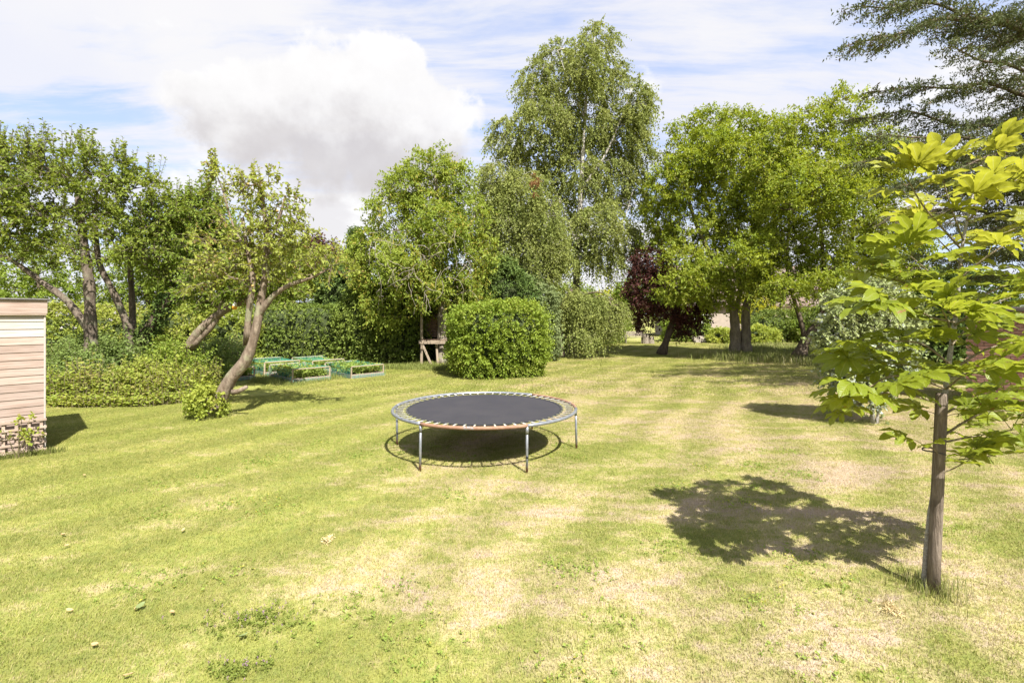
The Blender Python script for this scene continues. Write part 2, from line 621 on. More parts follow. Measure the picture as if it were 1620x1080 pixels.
leaf_mat('lf_bramble', (0.100, 0.140, 0.030), (0.225, 0.255, 0.062), (0.32, 0.29, 0.09), 0.10)
leaf_mat('lf_ivy', (0.022, 0.042, 0.014), (0.065, 0.098, 0.028), None, 0, trans=0.15, rough=0.35)
leaf_mat('lf_gold', (0.16, 0.18, 0.025), (0.27, 0.28, 0.045), None, 0)
leaf_mat('lf_crop', (0.085, 0.130, 0.035), (0.190, 0.240, 0.070), (0.42, 0.38, 0.08), 0.10)
leaf_mat('lf_rust', (0.10, 0.055, 0.03), (0.15, 0.085, 0.05), None, 0)
leaf_mat('lf_selfheal', (0.065, 0.095, 0.024), (0.125, 0.155, 0.042), None, 0)
leaf_mat('petal_cream', (0.20, 0.20, 0.24), (0.34, 0.34, 0.46), None, 0, trans=0.2)
leaf_mat('petal_purple', (0.10, 0.06, 0.11), (0.17, 0.12, 0.19), None, 0, trans=0.2)
leaf_mat('straw', (0.22, 0.19, 0.12), (0.36, 0.31, 0.22), None, 0, trans=0.1)
leaf_mat('dead_leaf', (0.16, 0.11, 0.07), (0.28, 0.21, 0.14), None, 0, trans=0.1)
bark_mat('bk_apple', (0.13, 0.095, 0.066), (0.26, 0.205, 0.15), 10, (0.25, 0.245, 0.15), 0.2)
bark_mat('bk_pear', (0.085, 0.065, 0.048), (0.18, 0.145, 0.11), 10, (0.16, 0.17, 0.10), 0.15)
bark_mat('bk_dark', (0.07, 0.052, 0.036), (0.155, 0.12, 0.085), 9, (0.17, 0.17, 0.10), 0.1)
bark_mat('bk_grey', (0.17, 0.14, 0.105), (0.31, 0.265, 0.205), 8, (0.27, 0.27, 0.17), 0.1)
bark_mat('bk_birch', (0.30, 0.27, 0.23), (0.55, 0.52, 0.46), 5, (0.10, 0.085, 0.07), 0.2, stretch=1.4, rugged=4.0)
bark_mat('bk_pale_stem', (0.30, 0.27, 0.23), (0.50, 0.47, 0.41), 25, stretch=1.4)
bark_mat('bk_dead', (0.22, 0.18, 0.14), (0.36, 0.31, 0.25), 12)
bark_mat('bk_sapling', (0.19, 0.15, 0.09), (0.32, 0.27, 0.17), 30, stretch=0.6)
bark_mat('bk_twig', (0.16, 0.13, 0.075), (0.26, 0.22, 0.12), 20)
bark_mat('opaque_core', (0.030, 0.040, 0.014), (0.055, 0.070, 0.024), 6, stretch=1.0)

# ------------------------------------------------------------------ plant builders


def unit(v):
    return v / (np.linalg.norm(v, axis=-1, keepdims=True) + 1e-9)


def catmull(pts, step):
    """pts (n,4) x,y,z,r -> smooth resampled path"""
    pts = np.asarray(pts, float)
    ext = np.vstack([2 * pts[0] - pts[1], pts, 2 * pts[-1] - pts[-2]])
    out = []
    for i in range(1, len(ext) - 2):
        p0, p1, p2, p3 = ext[i - 1:i + 3]
        n = max(1, int(np.linalg.norm(p2[:3] - p1[:3]) / step))
        for k in range(n):
            u = k / n
            out.append(0.5 * ((2 * p1) + (-p0 + p2) * u + (2 * p0 - 5 * p1 + 4 * p2 - p3) * u * u + (-p0 + 3 * p1 - 3 * p2 + p3) * u ** 3))
    out.append(pts[-1])
    return np.array(out)


def leaf_quads(pos, axis, nrm, length, width, fold=0.18):
    n = len(pos)
    axis = unit(axis)
    side = unit(np.cross(nrm, axis))
    nn = np.cross(axis, side)
    L, W = length[:, None], width[:, None]
    a = pos
    mid = pos + axis * L * 0.45
    l_ = mid - side * W * 0.5 + nn * W * fold
    r_ = mid + side * W * 0.5 + nn * W * fold
    tip = pos + axis * L - nn * L * 0.08
    V = np.stack([a, r_, tip, l_], 1).reshape(-1, 3)
    i = np.arange(n)[:, None] * 4
    F = np.concatenate([i + np.array([[0, 1, 2]]), i + np.array([[0, 2, 3]])])
    return V, F


def spray(tips, dirs, n_sub, L, m, size, aspect=0.55, spread=0.6, up=0.15, droop=0.15, hang=0.15, flat=0.7, centre=None, t0=0.0, rad=None):
    """leafy twigs growing from each tip; returns leaf mesh data and the twigs"""
    T = len(tips)
    D = unit(dirs)[:, None, :] + spread * rng.normal(size=(T, n_sub, 3))
    D[..., 2] += up
    D = unit(D)
    Ls = L * rng.uniform(0.6, 1.3, size=(T, n_sub, 1))
    base = np.repeat(tips[:, None, :], n_sub, 1)
    t = t0 + (1 - t0) * (np.arange(m)[None, None, :] + rng.uniform(0, 1, size=(T, n_sub, m))) / m
    pos = base[:, :, None, :] + D[:, :, None, :] * (Ls * t)[..., None]
    pos[..., 2] -= droop * Ls * t * t
    tan = np.repeat(D[:, :, None, :], m, 2).copy()
    tan[..., 2] -= 2 * droop * t
    tan = unit(tan)
    q = rng.normal(size=pos.shape)
    q[..., 2] *= 0.6
    perp = unit(np.cross(tan, q))
    axis = tan * 0.45 + perp * 0.85
    axis[..., 2] -= hang
    nrm = rng.normal(size=pos.shape) * (1 - flat)
    nrm[..., 2] += flat
    if centre is not None:
        nrm += 0.35 * unit(pos - np.asarray(centre))
    s = size * rng.uniform(0.65, 1.25, size=pos.shape[:-1])
    tw_end = base + D * Ls
    tw_end[..., 2] -= droop * Ls[..., 0]
    tw_mid = base + D * Ls * 0.5
    tw_mid[..., 2] -= droop * Ls[..., 0] * 0.25
    f = lambda x: x.reshape(-1, x.shape[-1])
    V, F = leaf_quads(f(pos), f(axis), f(nrm), s.ravel(), s.ravel() * aspect)
    return V, F, np.stack([f(base), f(tw_mid), f(tw_end)], 1)


def twig_tubes(tw, r0, r1):
    """tw (n,3 points,3) -> three-sided tapered tubes"""
    n, k, _ = tw.shape
    d = unit(tw[:, -1] - tw[:, 0])
    u = unit(np.cross(d, np.array((0.3, 0.5, 0.81))))
    v = np.cross(d, u)
    rr = np.linspace(r0, r1, k)
    V = np.stack([np.stack([tw[:, j] + rr[j] * (math.cos(a) * u + math.sin(a) * v) for a in (0, 2.094, 4.189)], 1) for j in range(k)], 1)
    V = V.reshape(-1, 3)
    F = []
    base = np.arange(n)[:, None] * (3 * k)
    for j in range(k - 1):
        for a in range(3):
            b = (a + 1) % 3
            F.append(base + np.array([[3 * j + a, 3 * j + b, 3 * j + 3 + b, 3 * j + 3 + a]]))
    return V, np.concatenate(F)


def skeleton(trunks, tips, step=0.35, tip_r=0.008, power=2.3, bend=0.3, jit=0.05):
    """grow limbs from the given trunk paths (n,4) to every tip; returns limbs as (pts, radii) and tip directions"""
    pos, par, usr, paths = [], [], [], []
    for k, tr in enumerate(trunks):
        c = catmull(tr, 0.22)
        idx = []
        p = -1
        if k > 0:
            dd = np.linalg.norm(np.array(pos) - c[0, :3], axis=1)
            if dd.min() < 0.5:
                p = int(dd.argmin())
                idx.append(p)
        for q in c:
            pos.append(q[:3])
            par.append(p)
            usr.append(q[3])
            p = len(pos) - 1
            idx.append(p)
        paths.append((idx, True))
    nt = len(pos)
    A = np.zeros((nt + len(tips) * 40, 3))
    A[:nt] = pos
    n = nt
    tips = np.asarray(tips)
    lowest = np.array([q[2] for q in pos]).max() * 0.0
    dmin = np.array([np.linalg.norm(A[:nt] - q, axis=1).min() for q in tips])
    order = np.argsort(dmin)
    dirs = np.zeros_like(tips)
    minz = min(q[2] for q in pos)
    ok = np.ones(len(A), bool)
    # limbs do not leave the lowest part of a trunk
    top = max(q[2] for q in pos)
    ok[:nt] = A[:nt, 2] > minz + 0.28 * (top - minz)
    for ti in order:
        q = tips[ti]
        dv = q - A[:n]
        d = np.linalg.norm(dv, axis=1)
        cost = d * (1 + 0.45 * (A[:n, 2] > q[2] + 0.1)) + 1e3 * (~ok[:n])
        i = int(cost.argmin())
        dist = d[i]
        p0 = A[i]
        pi = par[i]
        pd = unit(p0 - A[pi]) if pi >= 0 else np.array((0, 0, 1.0))
        ns = int(min(30, max(1, round(dist / step))))
        c1 = p0 + (pd * 0.5 + unit(q - p0) * 0.5) * dist * bend
        c2 = q - (unit(q - p0) * 0.8 + np.array((0, 0, 0.35))) * dist * 0.25
        idx = [i]
        last = i
        for s in range(1, ns + 1):
            u = s / ns
            x = (1 - u) ** 3 * p0 + 3 * (1 - u) ** 2 * u * c1 + 3 * (1 - u) * u * u * c2 + u ** 3 * q
            if s < ns:
                x = x + rng.normal(size=3) * jit * min(1, dist)
            A[n] = x
            par.append(last)
            usr.append(0.0)
            last = n
            idx.append(n)
            n += 1
        dirs[ti] = A[last] - A[par[last]]
        paths.append((idx, False))
    acc = np.zeros(n)
    rad = np.zeros(n)
    has = np.zeros(n, bool)
    for k in range(n - 1, -1, -1):
        r = max(tip_r, acc[k] ** (1 / power) if acc[k] > 0 else 0)
        if k < nt:
            r = usr[k]
        rad[k] = r
        if par[k] >= 0:
            acc[par[k]] += r ** power
    out = []
    for idx, main in paths:
        r = rad[idx].copy()
        if not main:
            r[0] = min(r[0], r[1] * 1.25)
        else:
            if len(idx) > 1 and idx[0] != 0 and par[idx[0]] != -1:
                r[0] = r[1]
        out.append((A[idx], r, main))
    return out, dirs


def lobe_tips(lobes, Y, n, shell=0.45, depth=0.85):
    """lobes given by where they stand in the photo: (px, py, rx, ry[, dY]) -> random twig tips in ellipsoids"""
    vol = np.array([l[2] * l[3] * max(l[2], l[3]) ** 0.5 for l in lobes])
    cnt = np.maximum(3, (n * vol / vol.sum()).astype(int))
    pts, cs = [], []
    for l, c in zip(lobes, cnt):
        dY = l[4] if len(l) > 4 else 0.0
        k = (Y + dY) / F_PX
        cen = P(l[0], l[1], Y + dY)
        R = np.array((l[2] * k, 0.5 * (l[2] + l[3]) * k * depth, l[3] * k))
        v = unit(rng.normal(size=(c, 3)))
        r = (shell + (1 - shell) * rng.uniform(0, 1, size=(c, 1))) ** 0.6
        pts.append(cen + v * R * r)
        cs.append(np.repeat(cen[None], c, 0))
    pts = np.concatenate(pts)
    pts[:, 2] = np.maximum(pts[:, 2], 0.35)
    return pts, np.concatenate(cs)


def px_path(path, Y, r0, r1, dY=0.0):
    """trunk path from photo points at distance Y (points may carry their own extra depth)"""
    n = len(path)
    out = []
    for i, q in enumerate(path):
        d = Y + dY + (q[2] if len(q) > 2 else 0.0)
        p = P(q[0], q[1], d)
        u = i / (n - 1)
        out.append((*p, r1 + (r0 - r1) * (1 - u) ** 1.3))
    out = np.array(out)
    out[:, 2] = np.maximum(out[:, 2], -0.15)
    return out


def flare(tr, k=1.5):
    tr = tr.copy()
    tr[0, 3] *= k
    return tr


def tree(name, label, Y, trunks, lobes, n_tips, leaf, leafmat, bark, group=None, tip_r=0.008, sub=4, L=0.45, m=9, twigs=False,
         shoots=0, shoot_L=0.8, spread=0.6, up=0.15, droop=0.15, hang=0.15, flat=0.6, aspect=0.55, shell=0.45, depth=0.85, jit=0.05, weep=0.0, cat='tree', extra=None, dens=1.75):
    base = np.array(trunks[0][0][:3])
    base[2] = 0
    root = thing(name, label, cat, base, group)
    tips, cs = lobe_tips(lobes, Y, int(n_tips * dens), shell, depth)
    leaf *= 1.1
    limbs, dirs = skeleton(trunks, tips, tip_r=tip_r, jit=jit)
    tr, br = MB(), MB()
    for pts, r, main in limbs:
        if main:
            wob = 1 + 0.07 * np.sin(np.arange(len(r)) * 1.7) + rng.normal(size=len(r)) * 0.04
            tr.tube(pts, r * wob, 10)
        else:
            br.tube(pts, r, 6 if r.max() > 0.03 else 4, cap=False)
    o = tr.build('trunk', MATS[bark], root, True)
    D = unit(dirs) + 0.6 * unit(tips - cs)
    if weep:
        D = unit(D) * (1 - weep) + np.array((0, 0, -1.0)) * weep
    V, F, tw = spray(tips, D, sub, L, m, leaf, aspect, spread, up, droop, hang, flat, None)
    cr = MB().leaves(V, F)
    if shoots:
        hi = np.argsort(-(tips[:, 2] + 0.35 * rng.normal(size=len(tips))))[:shoots]
        V2, F2, tw2 = spray(tips[hi], np.repeat([[0, 0, 1.0]], len(hi), 0), 2, shoot_L, 16, leaf * 0.85, aspect, 0.14, 0.2, 0.0, 0.1, 0.4)
        cr.leaves(V2, F2)
        V3, F3 = twig_tubes(tw2, 0.009, 0.004)
        br.add(V3, F3)
    if twigs:
        V3, F3 = twig_tubes(tw, tip_r * 0.8, tip_r * 0.4)
        br.add(V3, F3)
    tag(br.build('branches', MATS[bark], root, True), kind='stuff')
    tag(cr.build('crown', MATS[leafmat], root), kind='stuff')
    if extra:
        extra(root, tips, limbs)
    return root


def block(v, e):
    """directions -> surface of a rounded block whose lower half stays broad down to the ground"""
    k = (np.abs(v) ** e).sum(1) ** (-1 / e)
    p = v * k[:, None]
    h = v[:, :2] / (np.linalg.norm(v[:, :2], axis=1, keepdims=True) + 1e-9)
    kk = (np.abs(h) ** e).sum(1) ** (-1 / e)
    low = v[:, 2] < 0
    q = np.concatenate([h * (kk * (1 - 0.10 * np.abs(v[:, 2])))[:, None], v[:, 2:3]], 1)
    return np.where(low[:, None], q, p)


def shell_points(c, R, n, e=2.6, ground=True, lump=0.10, seed=0.0):
    """points and outward directions on a lumpy rounded block (superellipsoid)"""
    v = unit(rng.normal(size=(n, 3)))
    if ground:
        v[:, 2] = np.where(v[:, 2] < -0.9, -v[:, 2], v[:, 2])
    p = block(v, e)
    s = seed
    lum = 1 + lump * (np.sin(p[:, 0] * 5.1 + s) * np.sin(p[:, 1] * 4.3 + 1.3 * s + 1) + np.sin(p[:, 2] * 6.2 + p[:, 0] * 3 + 2.1 * s)) * 0.7
    p = p * lum[:, None]
    nr = unit(np.sign(v) * np.abs(v) ** (e - 1) / np.asarray(R))
    return np.asarray(c) + p * np.asarray(R), nr


def bush(name, label, c, R, n, leafmat, leaf=0.09, e=2.6, sub=1, L=0.35, m=7, aspect=0.55, flat=0.45, up=0.2, spread=0.45, droop=0.1, group=None,
         cat='shrub', core=0.80, lump=0.10, thick=0.22, seed=None, flowers=0, stems=True, hang=0.1, rz=0.0, twigmat='bk_dark', shelf=0.0):
    """dense shrub: leafy twigs over a rounded block standing on the ground; c = (x, y), R = half sizes"""
    seed = rng.uniform(0, 20) if seed is None else seed
    cen = np.array((c[0], c[1], R[2] * 0.92))
    root = thing(name, label, cat, (c[0], c[1], 0), group)
    p, nr = shell_points((0, 0, 0), R, n, e, True, lump, seed)
    p = p - nr * (rng.exponential(thick * 0.55, size=(n, 1)))
    if shelf:
        ph = p[:, 2] * (6.283 / 0.24) + 1.6 * np.sin(p[:, 0] * 3.1 + seed) + 1.4 * np.sin(p[:, 1] * 2.7)
        side = 1 - np.clip(nr[:, 2:3], 0, 1)
        p = p - nr * side * (shelf * (0.5 + 0.5 * np.sin(ph)))[:, None] + nr * (0.05 * np.abs(rng.normal(size=n)))[:, None]
    if rz:
        ca, sa = math.cos(rz), math.sin(rz)
        M = np.array(((ca, sa, 0), (-sa, ca, 0), (0, 0, 1)))
        p, nr = p @ M, nr @ M
    p = p + cen
    keep = p[:, 2] > 0.03
    p, nr = p[keep], nr[keep]
    V, F, tw = spray(p, nr, sub, L, m, leaf, aspect, spread, up, droop, hang, flat)
    V[:, 2] = np.maximum(V[:, 2], 0.015)
    tag(MB().leaves(V, F).build('foliage', MATS[leafmat], root), kind='stuff')
    if core:  # solid dark core added inside so the foliage is not see-through
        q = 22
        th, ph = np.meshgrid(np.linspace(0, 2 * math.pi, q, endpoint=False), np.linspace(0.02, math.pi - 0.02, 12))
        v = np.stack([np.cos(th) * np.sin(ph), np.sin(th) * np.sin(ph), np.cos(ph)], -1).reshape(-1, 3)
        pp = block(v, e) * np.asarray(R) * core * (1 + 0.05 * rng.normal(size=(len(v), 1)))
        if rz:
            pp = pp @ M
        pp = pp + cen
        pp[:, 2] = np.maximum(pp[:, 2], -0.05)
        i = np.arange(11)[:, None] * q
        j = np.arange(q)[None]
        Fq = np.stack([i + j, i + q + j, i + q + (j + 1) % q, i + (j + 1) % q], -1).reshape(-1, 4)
        MB().add(pp, Fq).build('opaque_core', MATS['opaque_core'], root, True)
    if stems:
        st = MB()
        for k in range(7):
            a = rng.uniform(0, 6.28)
            b = np.array((c[0], c[1], -0.05)) + np.array((math.cos(a), math.sin(a), 0)) * 0.15 * min(R[0], R[1])
            e_ = cen + np.array((math.cos(a) * R[0] * 0.5, math.sin(a) * R[1] * 0.5, R[2] * 0.35))
            st.tube([b, (b + e_) / 2 + np.array((0, 0, 0.15)), e_], [0.035, 0.025, 0.01], 6)
        tag(st.build('stems', MATS[twigmat], root, True), kind='stuff')
    if flowers:
        fp, fn = shell_points((0, 0, 0), np.asarray(R) * 1.03, flowers, e, True, lump, seed)
        fp = fp + cen
        hi = (fp[:, 2] > R[2] * 0.9)
        fp = fp[hi]
        if len(fp):
            V, F, _ = spray(fp, np.repeat([[0, 0, 0.4]], len(fp), 0), 6, 0.07, 4, 0.05, 0.9, 1.0, 0.0, 0.0, 0.0, 0.85)
            tag(MB().leaves(V, F).build('blossom', MATS['petal_cream'], root), kind='stuff')
    return root

# ------------------------------------------------------------------ the setting: ground, mown grass, terrace
plain_mat('gravel', (0.36, 0.30, 0.22), 0.95, 0.1, var=0.3, scale=14, bumps=0.4)
plain_mat('stone', (0.34, 0.30, 0.24), 0.9, 0.15, var=0.3, scale=6, bumps=0.4)


def ground():
    nx, ny = 90, 90
    xs = np.sign(np.linspace(-1, 1, nx)) * np.abs(np.linspace(-1, 1, nx)) ** 2.6 * 1500
    ys = np.sign(np.linspace(-1, 1, ny)) * np.abs(np.linspace(-1, 1, ny)) ** 2.6 * 1500 + 10
    X, Y = np.meshgrid(xs, ys)
    V = np.stack([X, Y, np.zeros_like(X)], -1).reshape(-1, 3)
    i = np.arange(ny - 1)[:, None] * nx
    j = np.arange(nx - 1)[None]
    F = np.stack([i + j, i + j + 1, i + nx + j + 1, i + nx + j], -1).reshape(-1, 4)
    o = MB().add(V, F).build('lawn', MATS['lawn'])
    tag(o, 'dry mown lawn with straw coloured streaks', 'lawn', kind='structure')


ground()


def grass_patches():
    """short mown turf: one-metre patches of blades set out over the lawn by geometry nodes (nobody could count the blades)"""
    src = bpy.data.collections.new('grass_patch_sources')

    def patch(n, h0, h1, w, seed):
        r = np.random.default_rng(seed)
        b = np.stack([r.uniform(-0.5, 0.5, n), r.uniform(-0.5, 0.5, n), np.zeros(n)], -1)
        cl = np.sin(b[:, 0] * 12.566 + seed) * np.sin(b[:, 1] * 12.566 + 2 * seed)
        b[:, :2] += r.normal(size=(n, 2)) * 0.05
        a = r.uniform(0, 6.283, n)
        h = r.uniform(h0, h1, n) * (1 + 0.35 * cl)
        lean = np.stack([np.cos(a), np.sin(a), np.zeros(n)], -1) * (h * r.uniform(0.3, 1.3, n))[:, None]
        s = np.stack([-np.sin(a + 0.6), np.cos(a + 0.6), np.zeros(n)], -1) * (w * r.uniform(0.6, 1.3, n))[:, None] * 0.5
        up = np.zeros((n, 3))
        up[:, 2] = h
        mid = b + lean * 0.35 + up * 0.62
        tip = b + lean + up * 0.95
        V = np.stack([b - s - [0, 0, .004], b + s - [0, 0, .004], mid + s * .8, mid - s * .8, tip], 1).reshape(-1, 3)
        i = np.arange(n)[:, None] * 5
        return V, i + np.array([[0, 1, 2, 3]]), i + np.array([[3, 2, 4]])

    for k in range(6):
        near = k < 4
        V, F4, F3 = patch(8000 if near else 3000, 0.010 if near else 0.018, 0.031 if near else 0.044, 0.0036 if near else 0.009, 5 + k)
        me = mesh_data('grass_patch', V, [F4, F3], MATS['blade'])
        src.objects.link(bpy.data.objects.new('grass_patch_%d' % k, me))
    near_c, far_c = bpy.data.collections.new('near_patches'), bpy.data.collections.new('far_patches')
    for k, o in enumerate(list(src.objects)):
        (near_c if k < 4 else far_c).objects.link(o)

    def setout(name, label, pts, coll):
        me = bpy.data.meshes.new(name)
        me.from_pydata([tuple(p) for p in pts], [], [])
        at = me.attributes.new('turn', 'FLOAT_VECTOR', 'POINT')
        v = np.zeros((len(pts), 3), np.float32)
        v[:, 2] = rng.integers(0, 4, len(pts)) * (math.pi / 2)
        at.data.foreach_set('vector', v.ravel())
        me.materials.append(MATS['blade'])
        o = link(name, me)
        ng = bpy.data.node_groups.new(name, 'GeometryNodeTree')
        ng.interface.new_socket('Geometry', in_out='INPUT', socket_type='NodeSocketGeometry')
        ng.interface.new_socket('Geometry', in_out='OUTPUT', socket_type='NodeSocketGeometry')
        N, Lk = ng.nodes, ng.links
        gi, go = N.new('NodeGroupInput'), N.new('NodeGroupOutput')
        ci = N.new('GeometryNodeCollectionInfo')
        ci.inputs['Collection'].default_value = coll
        ci.inputs['Separate Children'].default_value = True
        ci.inputs['Reset Children'].default_value = True
        ip = N.new('GeometryNodeInstanceOnPoints')
        ip.inputs['Pick Instance'].default_value = True
        na = N.new('GeometryNodeInputNamedAttribute')
        na.data_type = 'FLOAT_VECTOR'
        na.inputs['Name'].default_value = 'turn'
        er = N.new('FunctionNodeEulerToRotation')
        ri = N.new('FunctionNodeRandomValue')
        ri.data_type = 'INT'
        ri.inputs[4].default_value = 0
        ri.inputs[5].default_value = len(coll.objects) - 1
        Lk.new(gi.outputs[0], ip.inputs['Points'])
        Lk.new(ci.outputs[0], ip.inputs['Instance'])
        Lk.new(ri.outputs[2], ip.inputs['Instance Index'])
        Lk.new(na.outputs[0], er.inputs[0])
        Lk.new(er.outputs[0], ip.inputs['Rotation'])
        Lk.new(ip.outputs[0], go.inputs[0])
        md = o.modifiers.new('set_out', 'NODES')
        md.node_group = ng
        tag(o, label, 'grass', kind='stuff')

    near, far = [], []
    for iy in range(1, 40):
        for ix in range(-46, 47):
            x, y = ix, iy + 0.5
            if abs(x) > 1.2 * y + 3.0:
                continue
            if y < 13.5:
                if x < -7.5 - (13.5 - y) * 0.0 and y > 12.4:
                    continue
                near.append((x, y, 0))
            elif x > -0.95 * y + 6.0 - (y - 13) * 0.05 and x < 0.75 * y + 3:
                far.append((x, y, 0))
    setout('lawn_grass', 'short mown turf blades covering the near lawn', near, near_c)
    setout('far_lawn_grass', 'mown turf blades covering the lawn towards the trees', far, far_c)


grass_patches()


def terrace():
    a = [P(1085, 545, 36.5), P(1420, 545, 36.5), P(1420, 545, 47), P(1085, 545, 47)]
    V = np.array([(q[0], q[1], 0.008) for q in a])
    tag(MB().add(V, [[0, 1, 2, 3]]).build('gravel_terrace', MATS['gravel']), 'pale gravel terrace in front of the house', 'terrace', kind='structure')
    t = thing('garden_step', 'low stone steps rising from the far lawn to the gravel', 'steps', (*P(1122, 540, 38)[:2], 0))
    b = np.array(t.location)
    for k in range(3):
        m = MB().box(b + np.array((0, 0.42 * k, 0.09 + 0.17 * k)), (1.15, 0.26, 0.085), None, 0.02)
        m.build('tread', MATS['stone'], t)


terrace()

# ------------------------------------------------------------------ house beyond the trees
plain_mat('render_wall', (0.36, 0.30, 0.24), 0.9, 0.15, var=0.12, scale=3, bumps=0.2)
plain_mat('white_paint', (0.78, 0.77, 0.74), 0.5, 0.35, var=0.06, scale=8)
plain_mat('dark_glass', (0.035, 0.042, 0.05), 0.08, 0.6, var=0.2, scale=2)


def tile_mat():
    m, t, out = material('roof_tiles')
    p = position(t)
    br = t.node('ShaderNodeTexBrick')
    t.put(br.inputs['Vector'], t.mapping(p, rot=(math.radians(90), 0, 0), scale=(1, 1, 1)))
    br.inputs['Scale'].default_value = 4.0
    br.inputs['Mortar Size'].default_value = 0.03
    br.inputs['Color1'].default_value = (0.16, 0.11, 0.085, 1)
    br.inputs['Color2'].default_value = (0.23, 0.17, 0.13, 1)
    br.inputs['Mortar'].default_value = (0.08, 0.06, 0.05, 1)
    n = t.noise(p, 1.4, 5, 0.6)
    c = t.mix(t.range(n, 0.45, 0.7), br.outputs['Color'], (0.20, 0.17, 0.14))
    b = principled(t, c, 0.9, 0.1, normal=bump(t, br.outputs['Fac'], 0.5, 0.03))
    t.put(out.inputs['Surface'], b.outputs[0])
    MATS['roof_tiles'] = m


tile_mat()


def house():
    Y0, Y1 = 47.0, 55.0
    x0, x1 = P(1075, 500, Y0)[0], P(1500, 500, Y0)[0]
    h = thing('house', 'pale rendered house with tiled roof behind the trees', 'house', ((x0 + x1) / 2, Y0, 0))
    MB().box(((x0 + x1) / 2, (Y0 + Y1) / 2, 1.7), ((x1 - x0) / 2, (Y1 - Y0) / 2, 1.7)).build('wall', MATS['render_wall'], h)
    ym = (Y0 + Y1) / 2
    e, rz = 0.45, 7.4
    V = [(x0 - e, Y0 - e, 3.15), (x1 + e, Y0 - e, 3.15), (x1 + e, ym, rz), (x0 - e, ym, rz), (x0 - e, Y1 + e, 3.15), (x1 + e, Y1 + e, 3.15),
         (x0 - e, Y0 - e, 2.98), (x1 + e, Y0 - e, 2.98), (x0 - e, Y1 + e, 2.98), (x1 + e, Y1 + e, 2.98)]
    F = [[0, 1, 2, 3], [3, 2, 5, 4], [6, 7, 1, 0], [8, 4, 5, 9], [6, 8, 9, 7]]
    roof = MB().add(V, F, [[0, 3, 4], [1, 5, 2]]).add([(x0 - e, Y0 - e, 2.98), (x0 - e, Y0 - e, 3.15), (x0 - e, Y1 + e, 3.15), (x0 - e, Y1 + e, 2.98)], [[0, 1, 2, 3]]).build('roof', MATS['roof_tiles'], h)
    MB().box((x0 + 5, ym, 7.8), (0.5, 0.4, 0.9), None, 0.03).build('chimney', MATS['roof_tiles'], roof)
    for px, w, z0, z1 in ((1199, 0.62, 1.0, 2.15), (1110, 0.75, 1.0, 2.15), (1265, 0.75, 1.0, 2.15), (1330, 0.62, 1.0, 2.15), (1400, 0.75, 1.0, 2.15)):
        xc = P(px, 500, Y0)[0]
        zc = (z0 + z1) / 2
        wn = MB()
        f = 0.07
        for (cx, cz, hx, hz) in ((xc - w, zc, f, (z1 - z0) / 2 + f), (xc + w, zc, f, (z1 - z0) / 2 + f), (xc, z0 - f / 2, w - f, f), (xc, z1, w - f, f), (xc, zc, f * 0.8, (z1 - z0) / 2 - f)):
            wn.box((cx, Y0 - 0.03, cz), (hx, 0.05, hz))
        for sx in (-1, 1):
            for k in (1, 2):
                wn.box((xc + sx * w / 2, Y0 - 0.028, z0 + (z1 - z0) * k / 3), (w / 2 - f, 0.02, 0.014))
        w_o = wn.build('window', MATS['white_paint'], h)
        for sx in (-1, 1):
            MB().box((xc + sx * w / 2, Y0 - 0.012, zc), (w / 2 - f, 0.006, (z1 - z0) / 2 - f)).build('pane', MATS['dark_glass'], w_o)
        MB().box((xc, Y0 - 0.08, z0 - 0.16), (w + 0.14, 0.11, 0.045)).build('sill', MATS['white_paint'], w_o)


house()

# ------------------------------------------------------------------ brick outbuilding at the right
plain_mat('mortar', (0.28, 0.22, 0.175), 0.95, 0.1, var=0.2, scale=20, bumps=0.3)
plain_mat('coping', (0.12, 0.10, 0.09), 0.85, 0.2, var=0.35, scale=9, bumps=0.3)


def brick_mat():
    m, t, out = material('brick')
    oi = t.node('ShaderNodeObjectInfo')
    p = position(t)
    n = t.noise(p, 25, 5, 0.65)
    c = t.mix(oi.outputs['Random'], (0.23, 0.11, 0.08), (0.33, 0.19, 0.145))
    c = t.mix(t.math('MULTIPLY', t.range(n, 0.45, 0.75), 0.5), c, (0.40, 0.32, 0.27))
    b = principled(t, c, 0.92, 0.1, normal=bump(t, n, 0.5, 0.006))
    t.put(out.inputs['Surface'], b.outputs[0])
    MATS['brick'] = m


brick_mat()


